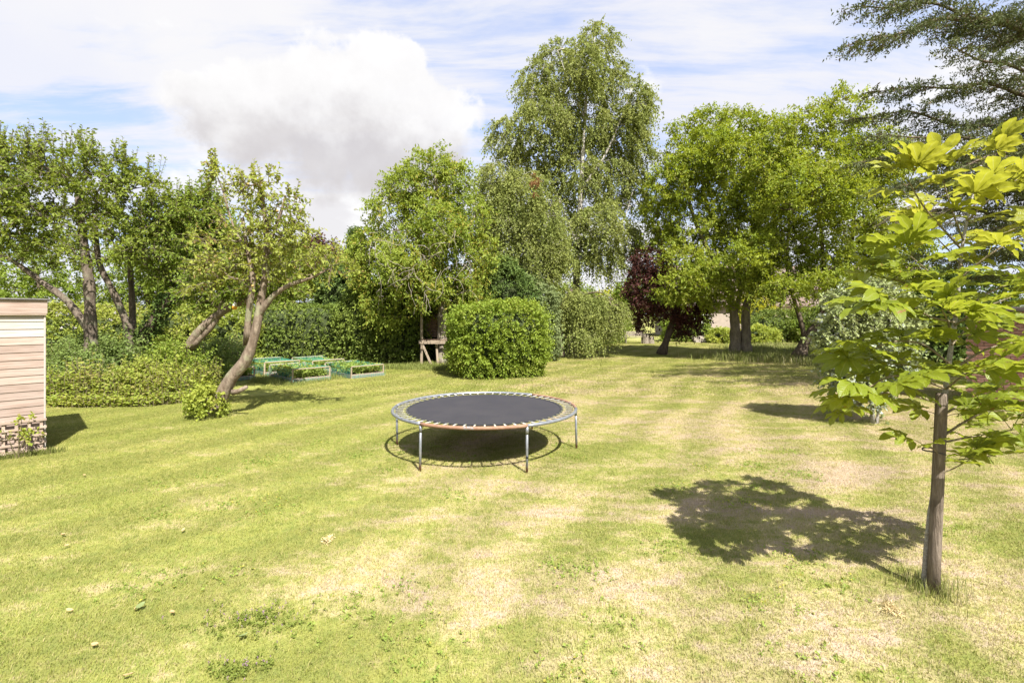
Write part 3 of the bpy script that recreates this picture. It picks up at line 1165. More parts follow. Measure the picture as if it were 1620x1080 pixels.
def outbuilding():
    A = P(1528, 500, 12.0)
    B = P(1690, 500, 10.6)
    u = np.array((B[0] - A[0], B[1] - A[1], 0))
    Lw = np.linalg.norm(u)
    u /= Lw
    nrm = np.array((u[1], -u[0], 0))
    if nrm[1] > 0:
        nrm = -nrm
    H = 2.26
    o = thing('brick_outbuilding', 'red brick outbuilding with a dark coping behind the chestnut sapling', 'outbuilding', (A[0], A[1], 0))
    ax = np.array((u, -nrm, (0, 0, 1.0)))
    c = A * [1, 1, 0] + u * Lw / 2 - nrm * 1.0
    wall = MB().box(c + np.array((0, 0, H / 2)), (Lw / 2 - 0.02, 0.985, H / 2 - 0.01), ax).build('wall', MATS['mortar'], o)
    MB().box(c + np.array((0, 0, H + 0.05)), (Lw / 2 + 0.08, 1.1, 0.05), ax, 0.015).build('coping', MATS['coping'], o)
    MB().box(c + np.array((0, 0, H - 0.035)) + nrm * 0.03, (Lw / 2 + 0.03, 1.0, 0.03), ax, 0.008).build('string_course', MATS['brick'], o)
    bl, bh = 0.215, 0.065
    me = MB().box((0, 0, 0), (bl / 2, 0.05, bh / 2), ax, 0.004).data('brick', MATS['brick'])
    wl = wloc(wall)
    nb, rest = 0, MB()
    n_c = int((H - 0.09) / 0.0755)
    for r in range(n_c):
        z = H - 0.11 - r * 0.0755
        s = 0.11 + (0.1125 if r % 2 else 0.0)
        while s < Lw - 0.1:
            q = A * [1, 1, 0] + u * s + nrm * (-0.03 + random.uniform(-0.002, 0.002)) + np.array((0, 0, z))
            if nb < 300:
                link('brick', me, wall, q - wl)
            else:
                rest.box(q, (bl / 2, 0.05, bh / 2), ax)
            nb += 1
            s += 0.225
    if nb > 300:
        tag(rest.build('lower_bricks', MATS['brick'], wall), kind='stuff')


outbuilding()

# ------------------------------------------------------------------ timber shed and trellis at the left edge
wood_mat('shed_wood', (0.26, 0.185, 0.145), (0.37, 0.285, 0.235), (1, 0, 0), tint=(0.34, 0.275, 0.235))
wood_mat('shed_wood_pale', (0.30, 0.255, 0.215), (0.40, 0.355, 0.31), (1, 0, 0), tint=(0.27, 0.32, 0.31))
wood_mat('trellis_wood', (0.24, 0.175, 0.13), (0.34, 0.265, 0.205), (1, 0, 0))
plain_mat('roof_felt', (0.16, 0.15, 0.14), 0.95, 0.1, var=0.3, scale=30, bumps=0.3)


def oriented(name, me, parent, pos, ax):
    """object with local x,y,z along the rows of ax"""
    o = link(name, me, parent)
    M = Matrix.Identity(4)
    for i in range(3):
        for j in range(3):
            M[j][i] = float(ax[i][j])
    g = wloc(parent) if parent is not None else np.zeros(3)
    M.translation = Vector(tuple(float(x) for x in (np.asarray(pos) - g)))
    o.matrix_local = M
    return o


def shed():
    C = np.array((-7.44, 7.70, 0.0))
    u = np.array((-0.70, -0.714, 0.0))
    u /= np.linalg.norm(u)                                   # along the front, to the left and towards the camera
    nf = np.array((-u[1], u[0], 0.0))                        # out of the front
    if nf @ -C < 0:
        nf = -nf
    z = np.array((0, 0, 1.0))
    W, Dp = 2.3, 1.9
    s = thing('garden_shed', 'weathered timber shed with lapped boards at the left edge', 'shed', C)
    ax = np.array((u, nf, z))
    c0 = C + u * W / 2
    MB().box(c0 - nf * (Dp / 2 + 0.03) + z * 1.205, (W / 2 - 0.03, Dp / 2 - 0.03, 1.2), ax).build('carcass', MATS['shed_wood'], s)
    ph = 0.121
    k = 0
    zz = 2.205
    while zz > 0.08:
        # feather-edged board, thicker at its lower edge
        h = ph + 0.006
        m = MB()
        t0, t1 = 0.010, 0.021
        hl = W / 2 - 0.012
        V = np.array([(x, y, q) for x in (-hl, hl) for (y, q) in ((0, h / 2), (t0, h / 2), (t1, -h / 2), (0, -h / 2))])
        m.add(V, [[0, 1, 2, 3], [7, 6, 5, 4], [1, 5, 6, 2], [0, 4, 5, 1], [3, 2, 6, 7], [0, 3, 7, 4]])
        me = m.data('plank', MATS['shed_wood_pale' if k in (0, 1, 2) else 'shed_wood'])
        tilt = random.uniform(-0.002, 0.002)
        oriented('plank', me, s, c0 + nf * 0.002 + z * (zz - ph / 2) + z * tilt, ax)
        zz -= ph
        k += 1
    MB().box(C + u * 0.0 + nf * 0.005 + z * 1.1, (0.012, 0.032, 1.08), ax, 0.004).build('corner_post', MATS['shed_wood_pale'], s)
    oriented('fascia', MB().box((0, 0, 0), (W / 2 + 0.03, 0.011, 0.105), None, 0.004).data('fascia', MATS['shed_wood']), s, c0 + nf * 0.055 + z * 2.305, ax)
    oriented('batten', MB().box((0, 0, 0), (W / 2 + 0.02, 0.013, 0.012), None, 0.003).data('batten', MATS['trellis_wood']), s, c0 + nf * 0.052 + z * 2.185, ax)
    MB().box(c0 - nf * (Dp / 2 - 0.03) + z * 2.425, (W / 2 + 0.06, Dp / 2 + 0.07, 0.012), ax, 0.004).build('roof', MATS['roof_felt'], s)
    # boards of the side wall, nearly edge on from here
    for r in range(17):
        oriented('plank', MB().box((0, 0, 0), (Dp / 2 - 0.02, 0.009, ph / 2 - 0.002), None, 0.003).data('plank', MATS['shed_wood']), s,
                 C - nf * Dp / 2 - u * 0.002 + z * (2.145 - r * ph), np.array((nf, -u, z)))
    # trellis panel leaning on the foot of the shed
    T = C + nf * 0.13 - u * 0.02
    t = thing('trellis_panel', 'low wooden trellis panel leaning on the foot of the shed', 'trellis', T)
    tilt = np.array((z * 0.97 - nf * 0.12))
    tilt /= np.linalg.norm(tilt)
    axt = np.array((u, np.cross(tilt, u), tilt))
    rail = MB().box((0, 0, 0), (0.95, 0.012, 0.019), None, 0.003).data('slat', MATS['trellis_wood'])
    post = MB().box((0, 0, 0), (0.019, 0.010, 0.27), None, 0.003).data('slat', MATS['trellis_wood'])
    for r in range(5):
        oriented('slat', rail, t, T + u * 0.95 + tilt * (0.075 + 0.115 * r) + nf * 0.014, axt)
    for r in range(14):
        oriented('slat', post, t, T + u * (0.06 + 0.138 * r) + tilt * 0.29 - nf * 0.010, axt)
    # climber on the trellis
    cl = thing('climbing_plant', 'small green climber growing through the trellis', 'plant', T + u * 0.5 + nf * 0.05)
    b0 = T + u * 0.30 + nf * 0.06
    st, tp = MB(), []
    for k in range(6):
        e = b0 + u * rng.uniform(-0.25, 0.28) + z * rng.uniform(0.2, 0.66) + nf * rng.uniform(0.0, 0.06)
        st.tube([b0 + u * rng.uniform(-.05, .05), (b0 + e) / 2 + nf * 0.03, e], [0.006, 0.005, 0.003], 5)
        tp += [e, (b0 + e) / 2 + u * rng.uniform(-.05, .05) + z * 0.1]
    tag(st.build('stems', MATS['bk_twig'], cl), kind='stuff')
    V, F, _ = spray(np.array(tp), np.repeat([nf + z * 0.4], len(tp), 0), 2, 0.10, 5, 0.055, 0.8, 0.7, 0.1, 0.1, 0.2, 0.4)
    tag(MB().leaves(V, F).build('foliage', MATS['lf_bramble'], cl), kind='stuff')


shed()

# ------------------------------------------------------------------ trampoline
def metal_mats():
    for nm, rust in (('galv', 0.0), ('galv_leg', 0.22), ('rust', 1.0)):
        m, t, out = material('steel_' + nm)
        p = position(t)
        n = t.noise(p, 16, 6, 0.65)
        n2 = t.noise(p, 5, 5, 0.6)
        g = t.mix(t.range(n, 0.3, 0.7), (0.20, 0.21, 0.225), (0.30, 0.31, 0.325))
        r = t.mix(t.range(n, 0.3, 0.7), (0.20, 0.105, 0.062), (0.255, 0.155, 0.098))
        if rust == 1.0:
            f = t.range(n2, 0.70, 0.62)
        elif rust:
            sp = t.node('ShaderNodeSeparateXYZ')
            t.put(sp.inputs[0], p)
            low = t.range(sp.outputs[2], 0.16, 0.03)
            f = t.math('MAXIMUM', t.range(n, 0.66, 0.72), low)
            r = t.mix(low, r, (0.22, 0.11, 0.06))
        else:
            f = t.range(n2, 0.74, 0.80)
        c = t.mix(f, g, r)
        me_ = t.math('MULTIPLY', t.math('SUBTRACT', 1.0, f), 0.55)
        b = principled(t, c, t.math('ADD', 0.42, t.math('MULTIPLY', f, 0.4)), 0.4, me_, bump(t, n, 0.15, 0.002))
        t.put(out.inputs['Surface'], b.outputs[0])
        MATS[nm] = m


metal_mats()
plain_mat('spring_steel', (0.30, 0.30, 0.28), 0.5, 0.4, 0.3, var=0.2, scale=40, col2=(0.24, 0.22, 0.17))
plain_mat('mat_weave', (0.031, 0.029, 0.034), 0.62, 0.30, var=0.22, scale=1.6, col2=(0.038, 0.035, 0.039))
plain_mat('mat_hem', (0.030, 0.030, 0.032), 0.7, 0.3, var=0.2, scale=8)
plain_mat('webbing', (0.22, 0.21, 0.10), 0.8, 0.2, var=0.3, scale=30, col2=(0.16, 0.16, 0.11))


def trampoline():
    C = np.array((-0.445, 8.0, 0.0))
    R, Hr, rm = 1.49, 0.655, 1.285
    t = thing('trampoline', 'round black trampoline with grey and rusty frame standing on the lawn', 'trampoline', C)
    ang = lambda a: np.array((math.cos(a), math.sin(a), 0.0))
    legs = [math.radians(x) for x in (176, 236, 296, 356, 56, 116)]
    zz = np.array((0, 0, 1.0))
    for k in range(6):
        a0, a1 = legs[k], legs[k] + math.radians(60)
        n = 18
        pts = [C + ang(a0 + (a1 - a0) * i / n) * R + zz * Hr for i in range(n + 1)]
        rusty = k in (1, 3)
        o = MB().tube(pts, 0.0245 + 0.0012 * (k % 2), 12).build('rim_tube', MATS['rust' if rusty else 'galv'], t, True)
        if rusty:
            o['label'] = 'rusty orange rim tube'
        # leg with a socket under the rim
        b = C + ang(a0) * (R + 0.0) + zz * -0.03
        q = C + ang(a0) * R + zz * (Hr - 0.015)
        lean = ang(a0) * (0.012 * (1 if k % 2 else -0.6))
        lg = MB().tube([b + lean, (b + q) / 2 + lean * 0.5, q], [0.0185, 0.0185, 0.0185], 12)
        l = lg.build('leg', MATS['galv_leg'], t, True)
        MB().tube([q - zz * 0.10, q - zz * 0.0], [0.0225, 0.0225], 12).build('leg_socket', MATS['galv'], l, True)
        if k == 2:
            MB().tube([b + zz * 0.24, b + zz * 0.27], [0.0205, 0.0205], 12).build('coupling', MATS['mat_hem'], l, True)
    # mat: shallow dish with a sewn hem
    n, rings = 96, 10
    V, F = [C + zz * (Hr - 0.035)], []
    tri = []
    for i in range(1, rings + 1):
        r = (rm - 0.05) * i / rings
        for j in range(n):
            V.append(C + ang(2 * math.pi * j / n) * r + zz * (Hr - 0.006 - 0.030 * (1 - (i / rings) ** 2)))
    for j in range(n):
        tri.append([0, 1 + j, 1 + (j + 1) % n])
    for i in range(rings - 1):
        for j in range(n):
            a, b = 1 + i * n, 1 + (i + 1) * n
            F.append([a + j, b + j, b + (j + 1) % n, a + (j + 1) % n])
    mt = MB().add(V, F, tri).build('mat', MATS['mat_weave'], t, True)
    V, F = [], []
    for r, dz in ((rm - 0.052, -0.003), (rm - 0.045, 0.0), (rm, 0.0), (rm, -0.012), (rm - 0.052, -0.012)):
        for j in range(n):
            V.append(C + ang(2 * math.pi * j / n) * r + zz * (Hr + dz))
    for i in range(5):
        for j in range(n):
            a, b = i * n, (i + 1) % 5 * n
            F.append([a + j, b + j, b + (j + 1) % n, a + (j + 1) % n])
    MB().add(V, F).build('hem', MATS['mat_hem'], mt)
    # yellow webbing loops and springs
    ns = 60
    L0, L1 = rm + 0.012, R - 0.018
    spr = MB()
    k = 56
    tt = np.linspace(0, 1, k)
    coil = np.stack([0.03 + tt * (L1 - L0 - 0.06), 0.011 * np.cos(tt * 40), 0.011 * np.sin(tt * 40)], -1)
    spr.tube(coil, 0.0056, 4)
    spr.tube([(0.030, 0, 0.004), (0.012, 0, 0.003), (-0.005, 0, -0.006)], 0.004, 5)
    spr.tube([(L1 - L0 - 0.03, 0, 0.004), (L1 - L0, 0, 0.012), (L1 - L0 + 0.025, 0, 0.020), (L1 - L0 + 0.04, 0, 0.006)], 0.004, 5)
    sme = spr.data('spring', MATS['spring_steel'])
    loop = MB().box((-0.012, 0, -0.004), (0.022, 0.012, 0.004), None, 0.0015).data('webbing_loop', MATS['webbing'])
    for j in range(ns):
        a = 2 * math.pi * (j + 0.5) / ns
        r = np.array((ang(a), ang(a + math.pi / 2), zz))
        s = oriented('spring', sme, t, C + ang(a) * L0 + zz * (Hr - 0.004), r)
        oriented('webbing_loop', loop, t, C + ang(a) * L0 + zz * (Hr + 0.002), r)


trampoline()

# ------------------------------------------------------------------ raised vegetable beds with netting
wood_mat('bed_wood', (0.26, 0.20, 0.13), (0.38, 0.31, 0.21), (1, 0, 0))
wood_mat('bed_board', (0.19, 0.15, 0.11), (0.30, 0.25, 0.19), (1, 0, 0))
plain_mat('net', (0.04, 0.30, 0.23), 0.6, 0.3, var=0.3, scale=10)
plain_mat('soil', (0.10, 0.07, 0.045), 0.95, 0.1, var=0.4, scale=15, bumps=0.6)


def bed(F0, u, wx, dy, H, label, crop_label, leaf, hue, seed):
    r = np.random.default_rng(seed)
    u = np.asarray(u) / np.linalg.norm(u)
    v = np.array((-u[1], u[0], 0.0))
    z = np.array((0, 0, 1.0))
    c = np.array((F0[0], F0[1], 0.0))
    b = thing('raised_bed', label, 'raised bed', c, 'netted vegetable beds')
    co = [c, c + u * wx, c + u * wx + v * dy, c + v * dy]
    for i in range(4):
        a, e = co[i], co[(i + 1) % 4]
        MB().bar(a + z * 0.075, e + z * 0.075, 0.028, 0.15, 0.004).build('board', MATS['bed_board'], b)
        MB().bar(a - z * 0.05, a + z * H, 0.042, 0.042, 0.004).build('post', MATS['bed_wood'], b)
        if i in (0, 2):
            MB().bar(a + z * (H + 0.016), e + z * (H + 0.016), 0.045, 0.034, 0.004).build('top_rail', MATS['bed_wood'], b)
    MB().box(c + u * wx / 2 + v * dy / 2 + z * 0.05, (wx / 2 - 0.02, dy / 2 - 0.02, 0.05), np.array((u, v, z))).build('soil', MATS['soil'], b)
    # net stretched over the rails, sagging, hanging down the sides
    net = MB()
    nu, nv = 14, 22

    def npt(s, q):
        x, y = s * wx, q * dy
        sag = 0.10 * math.sin(math.pi * q) * (0.6 + 0.4 * math.sin(3 * s + seed))
        return c + u * x + v * y + z * (H + 0.036 - sag)

    for i in range(nu + 1):
        pts = [npt(i / nu, j / 12) for j in range(13)]
        for a, e in zip(pts[:-1], pts[1:]):
            net.bar(a, e, 0.0055, 0.002)
    for j in range(nv + 1):
        pts = [npt(i / 6, j / nv) for i in range(7)]
        for a, e in zip(pts[:-1], pts[1:]):
            net.bar(a, e, 0.0055, 0.002)
    for side, org, dr, ln in ((0, c - v * 0.02, u, wx), (1, c + u * (wx + 0.02), v, dy), (2, c - u * 0.02, v, dy)):
        k = int(ln / 0.08)
        out = {0: -v, 1: u, 2: -u}[side]
        lo = 0.0 if side else H * 0.55
        for i in range(k + 1):
            a = org + dr * ln * i / k
            top = a + z * (H if side == 0 else H - 0.1 * math.sin(math.pi * i / k))
            net.bar(top if side else a + z * (0.13), a + out * 0.08 * r.uniform(0.3, 1) + z * 0.02, 0.006, 0.003)
        for j in range(1, 6):
            q = j / 6
            pp = [org + dr * ln * i / 8 + out * 0.06 * q + z * ((H if side else 0.13) * (1 - q) - (0.1 * math.sin(math.pi * i / 8) * (1 - q) if side else 0)) for i in range(9)]
            for a, e in zip(pp[:-1], pp[1:]):
                net.bar(a, e + z * 1e-4, 0.006, 0.003)
    tag(net.build('netting', MATS['net'], b), kind='stuff')
    # crop
    n = 110
    s, q = r.uniform(0.08, 0.92, n), r.uniform(0.05, 0.95, n)
    tp = c + u * (s * wx)[:, None] + v * (q * dy)[:, None] + z * r.uniform(0.10, 0.24, n)[:, None]
    V, F, _ = spray(tp, np.repeat([[0, 0, 1.0]], n, 0), 5, 0.27, 5, leaf, 0.7, 0.5, 0.2, 0.15, 0.1, 0.5)
    o = MB().leaves(V, F).build('leafy_crop', MATS[hue])
    tag(o, crop_label, 'vegetables', kind='stuff')


def beds():
    u = np.array((0.70, 0.714, 0))
    v = np.array((-0.714, 0.70, 0))
    A, B = G(463, 606.5), G(556, 599.5)
    bed(A, u, 1.22, 2.0, 0.43, 'nearest netted raised bed, in front of the others and beside the leaning apple trunk', 'leafy green crop in the nearest netted bed', 0.10, 'lf_crop', 1)
    bed(B, u, 1.22, 2.0, 0.40, 'netted raised bed nearest to the trampoline, with yellow leafed crop', 'yellow green crop in the bed nearest the trampoline', 0.10, 'lf_crop', 2)
    bed(A + v * 2.5, u, 1.22, 1.9, 0.48, 'netted raised bed directly behind the nearest one, close to the hedge', 'leafy crop in the bed behind the nearest one', 0.09, 'lf_crop', 3)
    bed(B + v * 2.4 - u * 0.3, u, 1.22, 1.9, 0.46, 'netted raised bed at the back right, close under the dark hedge', 'leafy crop in the bed at the back right', 0.09, 'lf_crop', 4)
    bed(A - u * 1.75 + v * 1.9, u, 1.22, 1.9, 0.42, 'netted raised bed half hidden behind the leaning apple trunk', 'tall leafy crop in the bed behind the apple trunk', 0.12, 'lf_crop', 5)


beds()

# ------------------------------------------------------------------ play platform under the walnut
wood_mat('old_wood', (0.13, 0.08, 0.05), (0.23, 0.15, 0.10), (1, 0, 0))
wood_mat('old_wood_pale', (0.26, 0.20, 0.14), (0.36, 0.29, 0.21), (0, 0, 1))


def platform():
    Y = 20.6
    c = P(686, 575, Y)
    c[2] = 0
    t = thing('tree_house', 'dark wooden play platform half hidden beside the clipped bush', 'play platform', c)
    x0, x1 = P(667, 575, Y)[0], P(716, 575, Y)[0]
    zd, zt = 1.02, 2.05
    for x in (x0, x1):
        for y in (Y, Y + 1.2):
            MB().bar((x, y, -0.05), (x, y, zt + 0.4), 0.10, 0.10, 0.01).build('post', MATS['old_wood_pale'], t)
    MB().bar((x0 + 0.05, Y - 0.02, 0.9), (x0 + 0.42, Y - 0.02, 0.05), 0.08, 0.09, 0.008).build('brace', MATS['old_wood_pale'], t)
    MB().bar((x0 + 0.62, Y + 0.1, 0.95), (x0 + 0.68, Y + 0.1, 0.0), 0.07, 0.09, 0.008).build('brace', MATS['old_wood_pale'], t)
    MB().bar((x0 - 0.12, Y - 0.062, zd), (x1 + 0.12, Y - 0.062, zd), 0.04, 0.15, 0.006).build('beam', MATS['old_wood_pale'], t)
    for k in range(9):
        y = Y + 0.06 + k * 0.135
        MB().box(((x0 + x1) / 2, y, zd + 0.09), ((x1 - x0) / 2 + 0.1, 0.06, 0.012), None, 0.003).build('deck_board', MATS['old_wood'], t)
    for k in range(9):
        MB().box(((x0 + x1) / 2, Y + 1.14, zd + 0.21 + 0.12 * k), ((x1 - x0) / 2 - 0.06, 0.012, 0.054), None, 0.003).build('wall_board', MATS['old_wood'], t)


platform()


# ------------------------------------------------------------------ seat and stumps by the far hedge
def far_bits():
    Y = 37.0
    c = P(1003, 531, Y)
    c[2] = 0
    s = thing('garden_bench', 'grey wooden garden bench by the end of the far hedge', 'bench', c)
    wd = MATS['bk_dead']
    for sx in (-1, 1):
        for sy in (-1, 1):
            MB().bar(c + [sx * 0.65, sy * 0.22, 0], c + [sx * 0.65, sy * 0.22, 0.46 if sy < 0 else 0.95], 0.07, 0.07, 0.008).build('leg', wd, s)
    for k in range(4):
        MB().box(c + [0, -0.2 + 0.13 * k, 0.47], (0.72, 0.055, 0.014)).build('seat_slat', wd, s)
    for k in range(3):
        MB().box(c + [0, 0.255, 0.60 + 0.13 * k], (0.64, 0.012, 0.05)).build('back_slat', wd, s)
    for px, w, h, lab in ((1021, 0.24, 0.72, 'taller of the two log stumps beside the garden bench'), (1030, 0.22, 0.55, 'shorter of the two log stumps beside the garden bench')):
        c = P(px, 530, Y - 0.5)
        c[2] = 0
        a = np.linspace(0, 1, 6)
        MBk = MB().tube([c + [0, 0, -0.05 + (h + 0.05) * q] for q in a], w * (1.15 - 0.2 * a + 0.03 * np.sin(a * 9)), 12)
        tag(MBk.build('log_stump', MATS['bk_grey'], None, False, c), lab, 'log')


far_bits()

# ------------------------------------------------------------------ trees, left side
def pt(path, Y, r0, r1, fl=1.0):
    a = px_path(path, Y, r0, r1)
    return flare(a, fl) if fl != 1.0 else a


def foot(px, Y):
    return (px, HY + CAM_H * F_PX / Y)


def ivy(root, path, n):
    c = catmull(path, 0.05)
    i = rng.integers(0, len(c), n)
    a = unit(rng.normal(size=(n, 3)))
    p = c[i, :3] + a * (c[i, 3] + rng.uniform(0.02, 0.10, n))[:, None]
    V, F, _ = spray(p, a, 1, 0.12, 4, 0.085, 0.85, 0.6, -0.1, 0.1, 0.5, 0.2)
    tag(MB().leaves(V, F).build('ivy', MATS['lf_ivy'], root), kind='stuff')


Y = 14.5
tree('pear_tree', 'large old pear tree with upright shoots behind the shed', Y,
     [pt([foot(150, Y), (144, 540), (141, 450), (133, 390), (126, 330), (120, 285)], Y, 0.22, 0.07, 1.4),
      pt([(143, 525), (108, 478), (66, 446), (22, 414), (-30, 385)], Y, 0.12, 0.05),
      pt([(*foot(200, Y), 0.5), (206, 535, 0.4), (183, 470, 0.3), (157, 415, 0.2), (150, 340, 0.0)], Y, 0.15, 0.06, 1.3),
      pt([(*foot(214, Y), 1.2), (209, 480, 1.2), (206, 400, 1.0), (215, 340, .8)], Y, 0.12, 0.05)],
     [(125, 300, 105, 65), (60, 330, 90, 70), (195, 330, 65, 65), (35, 285, 60, 50), (10, 360, 70, 60), (225, 375, 45, 50), (95, 262, 60, 35), (165, 275, 50, 35),
      (-80, 320, 110, 100), (60, 405, 55, 22), (160, 390, 60, 30, -1.0), (215, 310, 40, 40), (5, 262, 40, 35)],
     400, 0.105, 'lf_pear', 'bk_pear', sub=4, L=0.42, m=8, twigs=True, shoots=110, shoot_L=0.75, aspect=0.6)

Y = 15.2
tree('ivy_clad_tree', 'fruit tree with ivy clad trunk leaning right behind the nettles', Y,
     [pt([foot(182, Y), (212, 560), (238, 515), (262, 480), (290, 452), (318, 415), (330, 370)], Y, 0.22, 0.07, 1.3),
      pt([(275, 468), (268, 420), (262, 370)], Y, 0.09, 0.04)],
     [(300, 350, 45, 35), (262, 395, 50, 50), (335, 395, 50, 45), (290, 425, 50, 30), (255, 345, 30, 30), (320, 330, 35, 25)],
     300, 0.10, 'lf_back', 'bk_dark', sub=4, L=0.4, m=8, twigs=True, shoots=50, shoot_L=0.6,
     extra=lambda root, tips, limbs: ivy(root, pt([foot(182, 15.2), (212, 560), (238, 515), (262, 480), (285, 456)], 15.2, 0.24, 0.12), 900))




Y = 13.6
arch = tree('arching_tree', 'low fruit tree whose pale trunk arches to the right over the nettles', Y,
     [pt([foot(262, Y), (292, 562), (312, 528), (342, 500), (374, 481), (402, 470), (430, 440)], Y, 0.17, 0.06, 1.3),
      pt([(300, 552), (322, 530), (343, 505), (352, 470)], Y, 0.10, 0.05)],
     [(350, 440, 45, 30), (425, 430, 45, 35), (385, 455, 40, 20), (320, 460, 35, 25), (450, 455, 25, 20)],
     170, 0.10, 'lf_back', 'bk_apple', sub=4, L=0.38, m=8, twigs=True)

APPLE_TIPS = []
Y = 10.4
apple = tree('apple_tree', 'leaning apple tree with sparse crown and pale trunk on the lawn', Y,
     [pt([(333, 662), (352, 622), (367, 596), (388, 572), (404, 525), (412, 480), (420, 430), (422, 370), (416, 320), (408, 285)], Y, 0.165, 0.035, 1.35),
      pt([(391, 545), (393, 500, -.1), (400, 440, -.15), (392, 400, -.1), (384, 345, 0)], Y, 0.085, 0.03),
      pt([(412, 492), (432, 468), (460, 450), (492, 440), (520, 425)], Y, 0.075, 0.025),
      pt([(420, 400), (440, 350), (452, 310)], Y, 0.045, 0.02),
      pt([(392, 400), (370, 360), (352, 300)], Y, 0.04, 0.015)],
     [(402, 296, 28, 30), (348, 288, 24, 24), (540, 425, 24, 20), (318, 450, 26, 18), (378, 300, 16, 20), (450, 330, 32, 40), (385, 350, 40, 35), (350, 400, 48, 40), (420, 380, 50, 40), (470, 390, 42, 35), (515, 415, 28, 22),
      (330, 430, 30, 25), (400, 430, 45, 25), (470, 425, 35, 18), (355, 445, 30, 14), (432, 285, 16, 16)],
     290, 0.082, 'lf_apple', 'bk_apple', sub=3, L=0.30, m=6, twigs=True, shoots=24, shoot_L=0.4, aspect=0.62, shell=0.3, tip_r=0.007, dens=1.15, extra=lambda root, tips, limbs: APPLE_TIPS.append(tips))


def apple_extras():
    # broken stub near the foot
    a, b = P(377, 619, 10.35), P(390, 612, 10.25)
    MB().tube([a - [0.12, 0, 0.02], a, b], [0.07, 0.055, 0.04], 10).build('stub', MATS['bk_apple'], apple, True)
    # apples
    ap = MB()
    for k in range(18):
        q = APPLE_TIPS[0][rng.integers(0, len(APPLE_TIPS[0]))] + [rng.uniform(-.1, .1), -0.1, -0.12]
        th, ph = np.meshgrid(np.linspace(0, 6.283, 8, endpoint=False), np.linspace(0.05, 3.09, 6))
        v = np.stack([np.cos(th) * np.sin(ph), np.sin(th) * np.sin(ph), np.cos(ph) * 0.9], -1).reshape(-1, 3) * 0.032
        i = np.arange(5)[:, None] * 8
        j = np.arange(8)[None]
        ap.add(q + v, np.stack([i + j, i + 8 + j, i + 8 + (j + 1) % 8, i + (j + 1) % 8], -1).reshape(-1, 4))
    plain_mat('apple_skin', (0.30, 0.27, 0.07), 0.4, 0.4, var=0.3, scale=9, col2=(0.28, 0.15, 0.06))
    tag(ap.build('fruit', MATS['apple_skin'], apple, True), kind='stuff')
    # bird feeder hanging from the arching branch
    q = P(371, 484, 13.4)
    plain_mat('feeder_clear', (0.72, 0.70, 0.64), 0.25, 0.5, var=0.1)
    plain_mat('feeder_orange', (0.75, 0.36, 0.03), 0.45, 0.4, var=0.15)
    f = thing('bird_feeder', 'small white and orange bird feeder hanging from the arching branch', 'bird feeder', q - [0, 0, 0.1])
    MB().tube([q + [0, 0, z_] for z_ in (-0.01, 0.05, 0.085, 0.10)], [0.062, 0.062, 0.045, 0.012], 14).build('reservoir', MATS['feeder_clear'], f, True)
    MB().tube([q + [0, 0, z_] for z_ in (-0.10, -0.095, -0.05, -0.008)], [0.02, 0.052, 0.066, 0.066], 14).build('tray', MATS['feeder_orange'], f, True)
    MB().tube([q + [0, 0, 0.09], q + [0.01, 0, 0.22]], 0.004, 5).build('hook', MATS['galv'], f)


apple_extras()

# sucker growth at the foot of the apple tree
q = P(328, 640, 10.2)
bush('sucker_shrub', 'small leafy shrub hugging the foot of the leaning apple trunk', (q[0] - 0.05, 10.25), (0.30, 0.28, 0.34), 260, 'lf_bramble', 0.075, sub=2, L=0.16, m=5, aspect=0.7, core=0, thick=0.2, e=2.0)

# trees and shrubs in the wild corner behind
for i, (px, Yb, w, top, mt, lb, fl) in enumerate((
        (95, 21.2, 1.75, 488, 'lf_elder', 'flowering elder shrub just right of the shed roof', 60),
        (190, 21.6, 1.8, 486, 'lf_elder', 'flowering elder shrub seen between the pear and ivy clad trunks', 60),
        (290, 21.3, 1.7, 484, 'lf_elder', 'flowering elder shrub behind the arching trunk', 60),
        (-10, 21, 1.7, 470, 'lf_back', 'leafy shrub rising behind the shed', 0),
        (352, 21.0, 1.4, 492, 'lf_elder', 'elder shrub between the arching trunk and the apple trunk', 30))):
    h = CAM_H + (HY - top) / F_PX * Yb
    c = P(px, 500, Yb)
    bush('elder_shrub', lb, (c[0], Yb), (w, 1.2, h / 1.92), 900, mt, 0.13, e=2.3, sub=2, L=0.32, m=6, core=0.72, flowers=fl, group='elder shrubs in the wild corner', lump=0.14)

for i, (px, Yb, lob, tip, mt, lb) in enumerate((
        (60, 26.5, [(20, 430, 70, 50), (90, 420, 60, 60), (60, 480, 90, 40), (-60, 420, 60, 70)], 240, 'lf_back', 'background tree filling the gap left of the pear trunk'),
        (230, 27.0, [(190, 440, 60, 50), (250, 420, 60, 60), (230, 480, 80, 40), (300, 440, 50, 50)], 260, 'lf_back', 'background tree seen behind the ivy clad trunk'),
        (345, 26.5, [(340, 400, 40, 50), (330, 350, 35, 30), (365, 450, 50, 50), (310, 380, 35, 45)], 230, 'lf_back', 'background tree between the ivy clad trunk and the apple crown'),
        (455, 25.0, [(450, 420, 45, 40), (480, 460, 50, 40), (420, 460, 45, 40), (520, 430, 36, 36), (535, 470, 35, 40)], 300, 'lf_elder', 'yellow green tree rising over the hedge behind the raised beds'))):
    tree('background_tree', lb, Yb, [pt([foot(px, Yb), (px, 540), (px + 4, 480), (px - 3, lob[0][1])], Yb, 0.2, 0.06)], lob, tip, 0.15, mt, 'bk_dark', group='trees behind the wild corner', sub=5, L=0.6, m=8)

